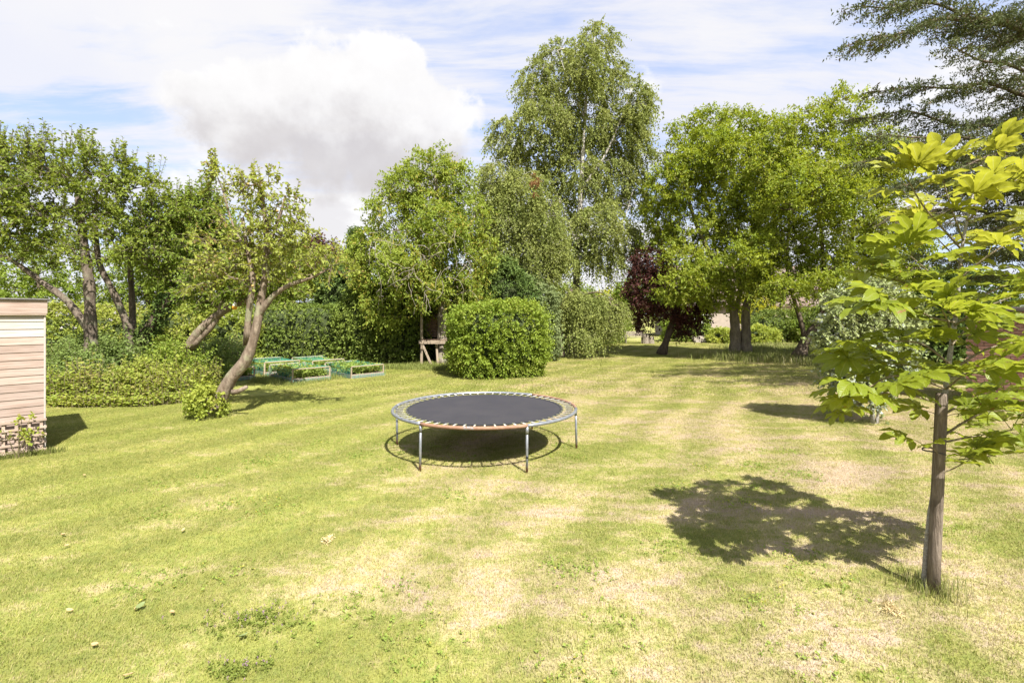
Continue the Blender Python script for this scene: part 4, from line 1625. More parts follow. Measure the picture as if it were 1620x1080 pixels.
Y = 34.0
tree('copper_beech', 'dark purple tree top peeping over the yellow green tree', Y, [pt([foot(505, Y), (505, 480), (505, 400)], Y, 0.3, 0.08)],
     [(505, 405, 32, 26), (490, 430, 40, 35), (525, 420, 30, 25)], 160, 0.2, 'lf_plum', 'bk_dark', sub=5, L=0.7, m=8)


def conifer(name, label, px, Y, top, half, mat_):
    b = P(px, 500, Y)
    b[2] = 0
    H = CAM_H + (HY - top) / F_PX * Y
    root = thing(name, label, 'tree', b)
    MB().tube([b + [0, 0, z_] for z_ in np.linspace(-0.05, H * 0.98, 9)], np.linspace(0.2, 0.02, 9), 9).build('trunk', MATS['bk_dark'], root, True)
    n = 700
    u = rng.uniform(0.05, 1, n) ** 0.8
    a = rng.uniform(0, 6.283, n)
    w = half / F_PX * Y
    r = w * (1 - u) ** 0.75 * rng.uniform(0.7, 1.1, n) + 0.08
    p = b + np.stack([np.cos(a) * r, np.sin(a) * r, u * H], -1)
    d = np.stack([np.cos(a) * 0.35, np.sin(a) * 0.35, np.full(n, 1.0)], -1)
    V, F, _ = spray(p, d, 4, 0.5, 8, 0.13, 0.4, 0.25, 0.2, 0.0, 0.0, 0.2)
    tag(MB().leaves(V, F).build('crown', MATS[mat_], root), kind='stuff')
    rr = np.stack([np.repeat(b[None], n, 0) + np.stack([np.zeros(n), np.zeros(n), u * H * 0.95], -1), p - d * 0.05], 1)
    V, F = twig_tubes(rr, 0.015, 0.006)
    tag(MB().add(V, F).build('branches', MATS['bk_dark'], root), kind='stuff')
    return root


conifer('conifer', 'dark pointed conifer peeping out left of the walnut tree', 562, 27.0, 372, 34, 'lf_dark')

# hedge and tall shrubs behind the raised beds
c = P(470, 500, 21.6)
bush('laurel_hedge', 'dark leafy hedge behind the raised beds', (c[0], 22.4), (2.9, 0.95, 1.33), 3300, 'lf_hedge', 0.125, e=4.5, sub=1, L=0.26, m=6, aspect=0.5, core=0.88, cat='hedge', up=0.0, droop=0.2, hang=0.35, flat=0.3, lump=0.06, rz=0.06)
for (px, Yb, w, d_, top, mt, nn, lb) in (
        (575, 22.0, 1.15, 1.0, 462, 'lf_hedge', 1300, 'tall dark shrub at the right end of the hedge'),
        (630, 21.8, 1.25, 1.0, 440, 'lf_hedge', 1500, 'tall dark shrub left of the play platform'),
        (545, 23.6, 1.3, 1.0, 425, 'lf_dark', 1300, 'dark evergreen shrub rising behind the hedge, left of the walnut'),
        (690, 23.4, 1.6, 1.0, 455, 'lf_dark', 1300, 'dark evergreen shrub behind the play platform'),
        (790, 22.6, 1.7, 1.1, 428, 'lf_dark', 1800, 'dark green shrub rising behind the clipped bush'),
        (838, 23.2, 1.2, 1.0, 452, 'lf_silver', 1100, 'grey green elder shrub right of the clipped bush'),
        (742, 22.0, 0.9, 0.8, 470, 'lf_silver', 800, 'grey green shrub peeping over the left of the clipped bush')):
    h = CAM_H + (HY - top) / F_PX * Yb
    c = P(px, 500, Yb)
    bush('tall_shrub', lb, (c[0], Yb), (w, d_, h / 1.92), nn, mt, 0.13, e=2.5, sub=2, L=0.38, m=7, core=0.78, group='tall shrubs behind the lawn', lump=0.15)

# clipped hornbeam bush: layered flat sprays
c = P(786, 500, 17.7)
bush('clipped_bush', 'broad clipped hornbeam bush behind the trampoline', (c[0], 17.75), (1.60, 1.36, 1.27), 3100, 'lf_bush', 0.090, e=5.0, sub=2, L=0.32, m=9, aspect=0.55,
     flat=0.75, up=0.08, spread=0.36, droop=0.22, hang=0.12, core=0.82, lump=0.055, thick=0.2, rz=0.25, seed=3.0, shelf=0.26)

# walnut
Y = 21.0


def dead_twigs(root, tips, limbs):
    m = MB()
    for k in range(75):
        a = P(rng.uniform(585, 745), rng.uniform(360, 470), 21.0 - rng.uniform(1.6, 3.1))
        q = a.copy()
        pts = [q]
        d = np.array((rng.normal() * 0.6, -0.2, rng.normal() * 0.4 - 0.3))
        for s in range(5):
            d = d + rng.normal(size=3) * 0.45 + np.array((0, 0, -0.25))
            q = q + unit(d) * rng.uniform(0.10, 0.24)
            pts.append(q)
        m.tube(pts, np.linspace(0.011, 0.003, 6), 4, cap=False)
    tag(m.build('dead_twigs', MATS['bk_dead'], root, True), kind='stuff')


tree('walnut_tree', 'yellow green walnut tree with pale dead twigs behind the raised beds', Y,
     [pt([foot(700, Y), (699, 500), (697, 420), (697, 350), (690, 290), (683, 255)], Y, 0.22, 0.05, 1.3),
      pt([(698, 430), (660, 390), (628, 340)], Y, 0.09, 0.03), pt([(697, 400), (735, 370), (752, 340)], Y, 0.08, 0.03), pt([(698, 470), (640, 440), (600, 420)], Y, 0.09, 0.03)],
     [(680, 262, 42, 26), (645, 295, 38, 32), (720, 285, 30, 28), (615, 335, 32, 34), (680, 330, 48, 32), (740, 340, 28, 34), (592, 390, 34, 36), (650, 395, 44, 36, -.8), (715, 400, 42, 40), (762, 400, 20, 34),
      (600, 440, 36, 26), (655, 450, 42, 30, -1.2), (715, 455, 40, 26, -.6), (752, 455, 22, 28), (570, 412, 18, 26), (610, 490, 34, 22, -.5), (660, 500, 30, 18, .5), (735, 495, 30, 20, .5), (640, 420, 40, 30, -1.5), (700, 360, 40, 36, -1.2)],
     520, 0.145, 'lf_walnut', 'bk_grey', dens=2.5, sub=4, L=0.55, m=9, droop=0.35, hang=0.35, aspect=0.42, flat=0.5, shell=0.35, extra=dead_twigs)

# ------------------------------------------------------------------ birches
Y = 27.0
birch_lobes = [(945, 62, 30, 30), (925, 95, 34, 34), (880, 92, 26, 36), (905, 140, 46, 36), (965, 120, 30, 36), (1008, 160, 26, 46), (845, 130, 30, 44), (860, 190, 44, 42), (930, 195, 52, 44),
               (985, 210, 34, 50), (1012, 230, 18, 40), (805, 215, 34, 36), (835, 260, 40, 36), (900, 265, 52, 44), (965, 285, 42, 46), (1005, 300, 24, 40), (880, 340, 44, 40),
               (950, 350, 42, 40), (985, 380, 34, 34), (905, 395, 36, 30), (955, 410, 34, 22)]
birch_lobes = [(x, y, rx * 0.86, ry * 0.84, rng.uniform(-1.6, 1.2)) for (x, y, rx, ry) in birch_lobes]
tree('tall_birch', 'tall weeping silver birch towering over the other trees', Y,
     [pt([foot(906, Y), (909, 500), (913, 420), (917, 340), (922, 240), (928, 150), (938, 85), (941, 60)], Y, 0.27, 0.025, 1.3),
      pt([(915, 390), (890, 330), (862, 260), (845, 190), (842, 120)], Y, 0.10, 0.02), pt([(920, 300), (960, 240), (985, 180), (1000, 140)], Y, 0.09, 0.02),
      pt([(914, 415), (955, 380), (985, 350), (1002, 300)], Y, 0.07, 0.02), pt([(926, 190), (900, 130), (882, 80)], Y, 0.06, 0.015)],
     birch_lobes, 640, 0.130, 'lf_birch', 'bk_birch', dens=2.1, sub=6, L=0.82, m=14, spread=0.35, up=0.0, droop=0.55, hang=0.5, flat=0.25, aspect=0.55, weep=0.42, shell=0.35, depth=0.9, tip_r=0.009)

Y = 24.0


def rust_sprig(root, tips, limbs):
    p = P(846, 283, 22.0) + rng.normal(size=(8, 3)) * np.array((0.12, 0.12, 0.2))
    V, F, _ = spray(p, np.repeat([[0, 0, -1.0]], len(p), 0), 3, 0.3, 9, 0.10, 0.55, 0.5, 0, 0.2, 0.4, 0.3)
    tag(MB().leaves(V, F).build('dead_sprig', MATS['lf_rust'], root), kind='stuff')


tree('small_birch', 'shorter silver birch between the walnut and the tall birch', Y,
     [pt([foot(838, Y), (836, 500), (832, 420), (825, 350), (815, 300)], Y, 0.17, 0.02, 1.2), pt([(832, 420), (860, 370), (872, 320)], Y, 0.07, 0.02), pt([(829, 400), (795, 370), (778, 320)], Y, 0.07, 0.02)],
     [(790, 275, 28, 28), (775, 315, 26, 36), (830, 300, 40, 32), (800, 350, 36, 36), (855, 345, 36, 36), (775, 375, 20, 28), (830, 395, 44, 30), (875, 395, 24, 34), (790, 415, 30, 24), (850, 425, 30, 22)],
     330, 0.115, 'lf_birch', 'bk_birch', dens=2.2, sub=6, L=0.8, m=12, spread=0.4, up=0.0, droop=0.5, hang=0.45, flat=0.25, weep=0.5, shell=0.3, extra=rust_sprig)

Y = 24.6
tree('weeping_birch', 'small weeping tree with dark rugged trunk right of the clipped bush', Y,
     [pt([foot(884, Y), (885, 540), (886, 505), (892, 475), (905, 458)], Y, 0.24, 0.09, 1.35), pt([(887, 495), (915, 470), (945, 462), (965, 470)], Y, 0.08, 0.02)],
     [(905, 470, 28, 22), (935, 472, 34, 20), (965, 485, 26, 20), (900, 495, 20, 16), (925, 500, 30, 18), (872, 478, 16, 18), (955, 512, 24, 14), (915, 525, 20, 14, -.5), (935, 530, 20, 10, -.5)],
     230, 0.10, 'lf_birch', 'bk_dark', sub=6, L=0.75, m=12, spread=0.4, up=0.0, droop=0.5, hang=0.5, flat=0.25, weep=0.6, shell=0.3)

# far hedge running away to the right of the weeping tree
a, b = np.array(P(905, 500, 29.5)), np.array(P(992, 500, 40))
mid = (a + b) / 2
bush('far_hedge', 'long green hedge running away behind the weeping tree', (mid[0] - 0.7, mid[1]), (6.6, 0.95, 1.42), 2600, 'lf_back', 0.15, e=3.2, sub=1, L=0.55, m=8, core=0.8, cat='hedge', lump=0.16, spread=0.7, thick=0.4,
     rz=math.atan2(b[1] - a[1], b[0] - a[0]))
for (px, Yb, top, half, mt, lb, tp) in ((965, 52, 462, 40, 'lf_gold', 'golden tree beyond the end of the far hedge', 150), (1010, 50, 440, 34, 'lf_back', 'green tree beyond the far hedge, left of the purple plum', 170),
                                        (905, 46, 452, 40, 'lf_back', 'green tree behind the trunk of the tall birch', 170)):
    tree('distant_tree', lb, Yb, [pt([foot(px, Yb), (px, 500), (px + 2, top + 18)], Yb, 0.25, 0.08)], [(px, top + 22, half, 22), (px - half * 0.5, top + 40, half * 0.7, 24), (px + half * 0.5, top + 38, half * 0.7, 24)],
         tp, 0.24, mt, 'bk_dark', group='trees beyond the far hedge', sub=5, L=0.8, m=7)

# ------------------------------------------------------------------ trees, right side
Y = 26.3
tree('plum_tree', 'dark purple leaved plum tree leaning over the shaded lawn', Y,
     [pt([foot(1046, Y), (1052, 545), (1062, 515), (1070, 480), (1068, 440), (1060, 410)], Y, 0.25, 0.06, 1.3), pt([(1064, 505), (1085, 480), (1095, 460)], Y, 0.10, 0.04), pt([(1067, 470), (1040, 450), (1025, 430)], Y, 0.1, 0.04)],
     [(1034, 420, 34, 28, -1.2), (1016, 452, 24, 34, -1.2), (1025, 490, 24, 22), (1075, 450, 36, 30), (1095, 490, 30, 24), (1060, 490, 30, 20), (1085, 515, 26, 14), (1020, 515, 14, 12), (1105, 470, 18, 30)],
     330, 0.115, 'lf_plum', 'bk_dark', sub=5, L=0.5, m=9, droop=0.3, hang=0.25, shell=0.35)

Y = 25.4
tree('twin_trunk_tree', 'spreading green tree with pale twin trunk in the long grass', Y,
     [pt([foot(1163, Y), (1163, 520), (1160, 492), (1150, 455), (1128, 410), (1100, 350), (1085, 290), (1085, 230)], Y, 0.30, 0.05, 1.15),
      pt([foot(1180, Y), (1180, 520), (1182, 480), (1203, 445), (1222, 410), (1225, 340), (1205, 270)], Y, 0.30, 0.05, 1.15),
      pt([(1166, 492), (1172, 440), (1170, 370), (1160, 290), (1150, 220)], Y, 0.14, 0.03),
      pt([(1150, 455), (1110, 440), (1070, 430)], Y, 0.08, 0.03)],
     [(1085, 215, 26, 28), (1120, 200, 30, 26), (1165, 195, 34, 24), (1100, 260, 48, 32), (1165, 255, 46, 34), (1075, 300, 34, 34), (1130, 315, 48, 34), (1195, 310, 40, 40), (1050, 345, 34, 34), (1100, 370, 48, 32),
      (1165, 370, 46, 34), (1048, 390, 30, 26), (1085, 415, 40, 26, -1), (1140, 425, 46, 24, -1.2), (1075, 455, 34, 20, -1.8), (1115, 465, 36, 16, -1.6), (1205, 390, 40, 36), (1215, 220, 36, 30), (1210, 275, 40, 38), (1225, 345, 36, 36), (1145, 480, 22, 12, -1.4), (1195, 430, 26, 20), (1110, 440, 36, 26, -2.2), (1170, 445, 36, 22, -2.2), (1220, 460, 26, 16, -1.6), (1060, 290, 30, 36, -1), (1130, 240, 44, 34, -1.5)],
     640, 0.14, 'lf_maple', 'bk_grey', dens=2.5, sub=5, L=0.6, m=11, shell=0.35, droop=0.2, aspect=0.5, depth=0.9)

Y = 22.6
tree('forked_tree', 'broad green tree with dark leaning forked trunk at the right', Y,
     [pt([foot(1262, Y), (1272, 545), (1288, 520), (1308, 495), (1328, 455), (1345, 400), (1350, 320), (1335, 230)], Y, 0.30, 0.05, 1.3),
      pt([(1275, 540), (1266, 505), (1255, 470), (1245, 420), (1250, 340), (1262, 260)], Y, 0.13, 0.04),
      pt([(1300, 505), (1305, 450), (1300, 380), (1295, 300), (1290, 220)], Y, 0.14, 0.03),
      pt([(1312, 490), (1350, 460), (1390, 420), (1410, 370)], Y, 0.12, 0.04)],
     [(1240, 215, 34, 26), (1290, 190, 36, 26), (1335, 168, 30, 22), (1365, 210, 34, 34), (1230, 260, 44, 32), (1295, 250, 46, 36), (1350, 265, 44, 38), (1395, 290, 36, 44), (1225, 320, 40, 36), (1285, 325, 46, 36),
      (1345, 340, 46, 36), (1400, 365, 40, 40), (1240, 385, 44, 34), (1305, 395, 46, 34), (1365, 410, 44, 34), (1235, 435, 36, 24), (1290, 445, 40, 22), (1345, 460, 40, 22), (1400, 440, 36, 34), (1250, 465, 26, 14), (1425, 400, 30, 50), (1240, 460, 30, 18, -1.5), (1300, 455, 36, 20, -2), (1360, 450, 36, 26, -2), (1265, 300, 40, 40, -1.8), (1330, 300, 44, 40, -1.8), (1400, 250, 34, 34, -.5), (1190, 400, 30, 30, -1)],
     640, 0.13, 'lf_maple', 'bk_dark', dens=2.5, sub=5, L=0.6, m=11, shell=0.35, droop=0.2, aspect=0.5, depth=0.9)


# big conifer whose boughs reach in from the right
def cedar():
    Y = 13.0
    b = P(1770, 500, Y + 1.5)
    b[2] = 0
    root = thing('cedar_tree', 'big dark cedar whose boughs reach in from the top right corner', 'tree', b)
    H = 15.0
    MB().tube([b + [0.15 * math.sin(z_), 0, z_] for z_ in np.linspace(-0.1, H, 14)], np.linspace(0.55, 0.08, 14), 12).build('trunk', MATS['bk_dark'], root, True)
    boughs = [[(1770, 60, 1.5), (1640, 40, .6), (1560, 36, 0), (1490, 10, -.4), (1400, 10, -.8), (1350, 14, -1)],
              [(1770, 70, 1.5), (1600, 40, 0.3), (1520, 30, -.6), (1440, 45, -1.0), (1385, 65, -1.3), (1335, 72, -1.5)],
              [(1770, 40, 1.5), (1640, -30, 1), (1560, -40, .5), (1480, -20, 0.3), (1420, 0, 0.2)],
              [(1770, 150, 1.5), (1650, 120, 0.2), (1560, 95, -.5), (1500, 75, -1.0)],
              [(1770, 190, 1.5), (1660, 160, .5), (1560, 135, 0), (1470, 140, -.3), (1380, 142, -.5)],
              [(1770, 230, 1.5), (1650, 205, .5), (1540, 200, .2), (1440, 180, 0), (1350, 186, -.2)],
              [(1770, 260, 1.5), (1660, 240, -.4), (1560, 225, -1), (1470, 215, -1.4), (1390, 215, -1.6)],
              [(1770, 300, 1.5), (1650, 270, .6), (1540, 255, .3), (1440, 245, .2), (1350, 255, .1)],
              [(1770, 340, 1.5), (1650, 310, .4), (1560, 295, 0), (1470, 290, -.2), (1390, 300, -.4)],
              [(1770, 380, 1.5), (1660, 350, .9), (1580, 340, .6), (1490, 330, .5), (1420, 345, .4)],
              [(1770, 420, 1.5), (1680, 400, .6), (1600, 395, .3), (1530, 395, .2)],
              [(1770, 100, 1.5), (1700, 70, 2.5), (1640, 60, 3.2), (1570, 70, 4.0)],
              [(1770, 200, 1.5), (1700, 180, 3.0), (1620, 185, 4.0), (1540, 190, 4.6)],
              [(1770, 320, 1.5), (1700, 300, 3.0), (1600, 300, 4.0), (1500, 310, 4.6)],
              [(1770, 240, 1.5), (1690, 215, -.6), (1610, 235, -1.2), (1530, 262, -1.6), (1480, 275, -1.8)],
              [(1770, 300, 1.5), (1690, 285, -.3), (1600, 275, -.9), (1500, 280, -1.2), (1430, 290, -1.3)],
              [(1770, 330, 1.5), (1700, 320, 2.6), (1620, 335, 3.4), (1540, 350, 4.0), (1470, 350, 4.4)],
              [(1770, 370, 1.5), (1680, 360, 0.0), (1600, 360, -.4), (1530, 365, -.6)],
              [(1770, 410, 1.5), (1690, 395, 1.6), (1600, 400, 2.0), (1520, 410, 2.4), (1450, 405, 2.6)],
              [(1770, 440, 1.5), (1690, 430, 2.6), (1610, 435, 3.0), (1540, 440, 3.4)],
              # towards the camera and beyond the frame, for the shade this crown throws
              [(1770, 160, 1.5), (1850, 120, 0.0), (1920, 80, -1.0), (1990, 60, -2)], [(1770, 260, 1.5), (1860, 250, 0.5), (1960, 230, 0), (2040, 230, -.4)], [(1770, 120, 1.5), (1880, 90, 2.5), (1960, 80, 3.5)]]
    br, lf = MB(), MB()
    T, D, S = [], [], []
    for bo in boughs:
        c = catmull(px_path(bo, Y, 0.085, 0.012), 0.13)
        c[:, 2] += 0.05 * np.sin(np.arange(len(c)) * 0.35)
        br.tube(c[:, :3], c[:, 3], 6)
        tan = unit(np.gradient(c[:, :3], axis=0))
        side = unit(np.cross(tan, np.array((0, 0, 1.0))))
        n = len(c)
        for i in range(int(n * 0.12), n):
            f = i / n
            for sg in (-1, 1):
                if rng.uniform() < 0.25:
                    continue
                ln = (0.35 + 0.9 * math.sin(math.pi * min(1, f * 0.9 + 0.1)) ** 0.8 * (1.0 - 0.55 * f)) * rng.uniform(0.6, 1.2)
                d = tan[i] * 0.75 + sg * side[i] * rng.uniform(0.5, 1.0) + np.array((0, 0, rng.uniform(-0.28, 0.05)))
                d = unit(d)
                p0 = c[i, :3]
                e = p0 + d * ln + np.array((0, 0, -0.10 * ln))
                br.tube([p0, p0 + d * ln * 0.5, e], [0.012, 0.008, 0.004], 3, cap=False)
                for q in np.arange(0.12, 1.01, 0.125 / ln):
                    T.append(p0 + d * ln * q + np.array((0, 0, -0.10 * ln * q * q)))
                    D.append(unit(d + 0.5 * tan[i]))
    T, D = np.array(T), np.array(D)
    # needle tufts: short rods of needles hanging along every shoot
    V, F, _ = spray(T, D, 2, 0.22, 6, 0.092, 0.36, 0.55, -0.10, 0.15, 0.10, 0.45)
    lf.leaves(V, F)
    # bare dead twigs under the lowest boughs
    dd = MB()
    for k in range(46):
        q = P(rng.uniform(1440, 1560), rng.uniform(318, 345), Y + rng.uniform(-.5, .5))
        pts = [q]
        d = np.array((-1.0, 0.0, rng.uniform(-0.25, 0.25)))
        for s in range(6):
            d = d + np.array((0, rng.normal() * 0.15, -rng.uniform(0.0, 0.22)))
            q = q + unit(d) * rng.uniform(0.12, 0.26)
            pts.append(q)
        dd.tube(pts, np.linspace(0.008, 0.003, 7), 3, cap=False)
    tag(br.build('boughs', MATS['bk_dark'], root, True), kind='stuff')
    tag(lf.build('crown', MATS['lf_cedar'], root), kind='stuff')
    tag(dd.build('dead_twigs', MATS['bk_dead'], root), kind='stuff')


cedar()

# shrubs around the house
for (px, Yb, w, top, mt, lb, nn) in (
        (1226, 39.5, 2.2, 496, 'lf_hedge', 'round dark green shrub in front of the house, between two trunks', 900),
        (1195, 43.5, 1.5, 462, 'lf_gold', 'golden yellow shrub against the house wall', 600),
        (1145, 37.4, 1.1, 524, 'lf_bramble', 'low pale green shrub beside the garden steps', 350),
        (1200, 36.6, 1.2, 520, 'lf_bramble', 'low pale green shrub right of the twin trunk', 350),
        (1085, 40.0, 1.8, 500, 'lf_back', 'green shrub left of the garden steps', 600),
        (1290, 38.0, 2.0, 492, 'lf_back', 'green shrub behind the forked trunk', 700),
        (1345, 33.0, 2.4, 470, 'lf_hedge', 'large dark shrub right of the forked trunk', 900),
        (1420, 27.0, 2.4, 455, 'lf_hedge', 'large dark shrub behind the silver leaved sapling', 1000),
        (1500, 22.0, 2.4, 440, 'lf_dark', 'dark evergreen shrub left of the brick outbuilding', 1300)):
    h = CAM_H + (HY - top) / F_PX * Yb
    c = P(px, 500, Yb)
    bush('garden_shrub', lb, (c[0], Yb), (w, w * 0.8, h / 1.92), nn, mt, 0.17, e=2.4, sub=2, L=0.4, m=6, core=0.75, group='shrubs around the house', lump=0.14)

# rough grass and weeds under the right hand trees
def long_grass(name, label, poly_fn, n, h0, h1, w, mat_='tallgrass', cat='grass', ragged=0.0):
    p = poly_fn(n)
    n = len(p)
    p = p + rng.normal(size=(n, 3)) * [ragged, ragged * 0.8, 0]
    a = rng.uniform(0, 6.283, n)
    cl = 0.5 + 0.5 * np.sin(p[:, 0] * 2.1) * np.sin(p[:, 1] * 1.7 + 1)
    h = h0 + (h1 - h0) * (0.5 * rng.uniform(0, 1, n) + 0.5 * cl)
    ln = np.stack([np.cos(a), np.sin(a), np.zeros(n)], -1) * (h * rng.uniform(0.1, 0.7, n))[:, None]
    s = np.stack([-np.sin(a), np.cos(a), np.zeros(n)], -1) * (w * rng.uniform(0.6, 1.3, n))[:, None] * 0.5
    up = np.zeros((n, 3))
    up[:, 2] = h
    V = np.stack([p - s, p + s, p + ln * 0.4 + up * 0.65 + s * 0.7, p + ln * 0.4 + up * 0.65 - s * 0.7, p + ln + up], 1).reshape(-1, 3)
    i = np.arange(n)[:, None] * 5
    o = MB().add(V, i + np.array([[0, 1, 2, 3]]), i + np.array([[3, 2, 4]])).build(name, MATS[mat_])
    return tag(o, label, cat, kind='stuff')


def in_quad(q):
    q = [np.asarray(x) for x in q]

    def f(n):
        u, v = rng.uniform(0, 1, (n, 1)), rng.uniform(0, 1, (n, 1))
        p = (q[0] * (1 - u) + q[1] * u) * (1 - v) + (q[3] * (1 - u) + q[2] * u) * v
        p[:, 2] = 0
        return p
    return f


long_grass('long_grass', 'unmown long grass around the twin and forked trunks', in_quad((G(1150, 570), G(1420, 584), G(1420, 549), G(1185, 550))), 16000, 0.15, 0.55, 0.028, ragged=0.9)
long_grass('hedge_foot_grass', 'long grass along the foot of the dark hedge', in_quad((G(575, 584), G(730, 588), G(730, 574), G(560, 574))), 9000, 0.08, 0.25, 0.016)
long_grass('bed_foot_grass', 'long grass around the raised beds', in_quad((G(395, 606), G(470, 612), G(600, 590), G(420, 584))), 7000, 0.06, 0.2, 0.012)
long_grass('shed_foot_grass', 'long grass at the foot of the shed and trellis', in_quad((np.array((-8.2, 6.75, 0)), np.array((-7.25, 7.55, 0)), np.array((-7.12, 7.75, 0)), np.array((-8.3, 6.9, 0)))), 1500, 0.05, 0.16, 0.007)
for k, (cx, cy, r0, n_) in enumerate(((3.33, 3.84, 0.16, 420), (-6.47, 10.35, 0.35, 700))):
    long_grass('trunk_foot_grass', ('tuft of long grass around the foot of the stake', 'tuft of long grass around the foot of the apple tree')[k],
               lambda n, cx=cx, cy=cy, r0=r0: np.stack([cx + r0 * rng.normal(size=n) * .7, cy + r0 * rng.normal(size=n) * .7, np.zeros(n)], -1), n_, 0.05, 0.14, 0.005)

# ------------------------------------------------------------------ nettles and brambles in the left corner


def stems_bed(name, label, region, n, h0, h1, mat_, leaf, m, cat='undergrowth', aspect=0.5, front=0.0):
    p = region(n)
    n = len(p)
    d = np.repeat([[0, 0, 1.0]], n, 0)
    cl = 0.5 + 0.5 * np.sin(p[:, 0] * 2.3 + 1.0) * np.sin(p[:, 1] * 2.9 + p[:, 0] * 0.8)
    hs = h0 + (h1 - h0) * (0.45 * rng.uniform(0, 1, n) + 0.55 * cl)
    V0, F0, n0 = [], [], 0
    mb, st = MB(), MB()
    for lo in np.linspace(h0, h1, 6)[:-1]:
        hi = lo + (h1 - h0) / 5
        k = (hs >= lo) & (hs < hi + 1e-6)
        if k.sum() == 0:
            continue
        V, F, tw = spray(p[k], d[k], 1, (lo + hi) / 2, m, leaf, aspect, 0.13, 0.1, 0.05, 0.22, 0.55, t0=0.15)
        mb.leaves(V, F)
        V, F = twig_tubes(tw, 0.007, 0.003)
        st.add(V, F)
    root = thing(name, label, cat, (*p.mean(0)[:2], 0))
    root['kind'] = 'stuff'
    tag(mb.build('foliage', MATS[mat_], root), kind='stuff')
    tag(st.build('stems', MATS['bk_twig'], root), kind='stuff')


def region_fn(pts_front, depth, dens_front=1.0):
    """band behind a front line given in the photo"""
    fr = np.array([G(*q) for q in pts_front])

    def f(n):
        t = rng.uniform(0, len(fr) - 1.001, n)
        i = t.astype(int)
        u = (t - i)[:, None]
        p = fr[i] * (1 - u) + fr[i + 1] * u
        out = unit(p * [1, 1, 0])
        return p + out * (rng.uniform(0, 1, (n, 1)) ** dens_front) * depth
    return f


stems_bed('nettle_bed', 'tall grey green nettles in the wild corner behind the brambles', region_fn([(20, 622), (150, 620), (260, 610), (330, 605), (395, 590)], 3.0), 2300, 0.7, 1.4, 'lf_nettle', 0.11, 16)
stems_bed('bramble_edge', 'yellow green brambles and weeds along the edge of the lawn', region_fn([(60, 640), (130, 641), (220, 640), (300, 632), (345, 618)], 1.3), 1300, 0.2, 1.15, 'lf_bramble', 0.085, 12, aspect=0.65)
stems_bed('low_weeds', 'low leafy weeds at the lawn edge in front of the brambles', region_fn([(80, 645), (150, 645), (230, 644), (310, 636)], 0.5), 520, 0.10, 0.38, 'lf_bramble', 0.085, 6, aspect=0.7)

for (px, py, w, h, mt, lb) in ((95, 632, 0.75, 0.50, 'lf_nettle', 'bramble mound nearest to the shed corner'), (165, 628, 0.6, 0.68, 'lf_nettle', 'dark leafy mound below the pear trunk'),
                               (215, 634, 0.55, 0.42, 'lf_elder', 'low yellow green mound left of the bramble clumps'), (262, 626, 0.6, 0.62, 'lf_back', 'bramble mound in the middle of the lawn edge'),
                               (318, 612, 0.6, 0.60, 'lf_nettle', 'dark leafy mound just left of the leaning apple trunk'), (125, 612, 0.8, 0.75, 'lf_nettle', 'grey green mound rising behind the brambles near the shed'),
                               (230, 606, 0.8, 0.80, 'lf_bramble', 'tall bramble mound below the ivy clad trunk')):
    q = G(px, py)
    bush('bramble_mound', lb, (q[0], q[1] + 0.3), (w, w * 0.8, h), 460, mt, 0.08, e=2.0, sub=2, L=0.48, m=8, aspect=0.6, core=0.5, group='mounds of wild growth along the lawn edge', lump=0.3, spread=0.75, up=0.45, thick=0.5)

# ------------------------------------------------------------------ silver leaved sapling
Y = 9.7
pop = tree('silver_sapling', 'silver leaved sapling standing between the shrubs and the chestnut', Y,
     [pt([foot(1380, Y), (1380, 620), (1378, 560), (1376, 500), (1374, 455)], Y, 0.035, 0.012, 1.2), pt([foot(1388, Y), (1392, 600), (1402, 540), (1412, 490)], Y, 0.025, 0.01), pt([(1380, 600), (1360, 545), (1345, 490)], Y, 0.02, 0.008)],
     [(1366, 470, 40, 32), (1338, 500, 38, 36), (1405, 500, 36, 34), (1322, 545, 28, 32), (1335, 590, 30, 28), (1375, 545, 40, 34), (1415, 550, 34, 34), (1350, 590, 34, 26), (1400, 595, 36, 28), (1375, 628, 30, 16), (1432, 500, 20, 40)],
     400, 0.064, 'lf_poplar', 'bk_pale_stem', sub=4, L=0.24, m=8, twigs=True, aspect=0.85, flat=0.2, hang=0.4, shell=0.3, tip_r=0.004, droop=0.2)

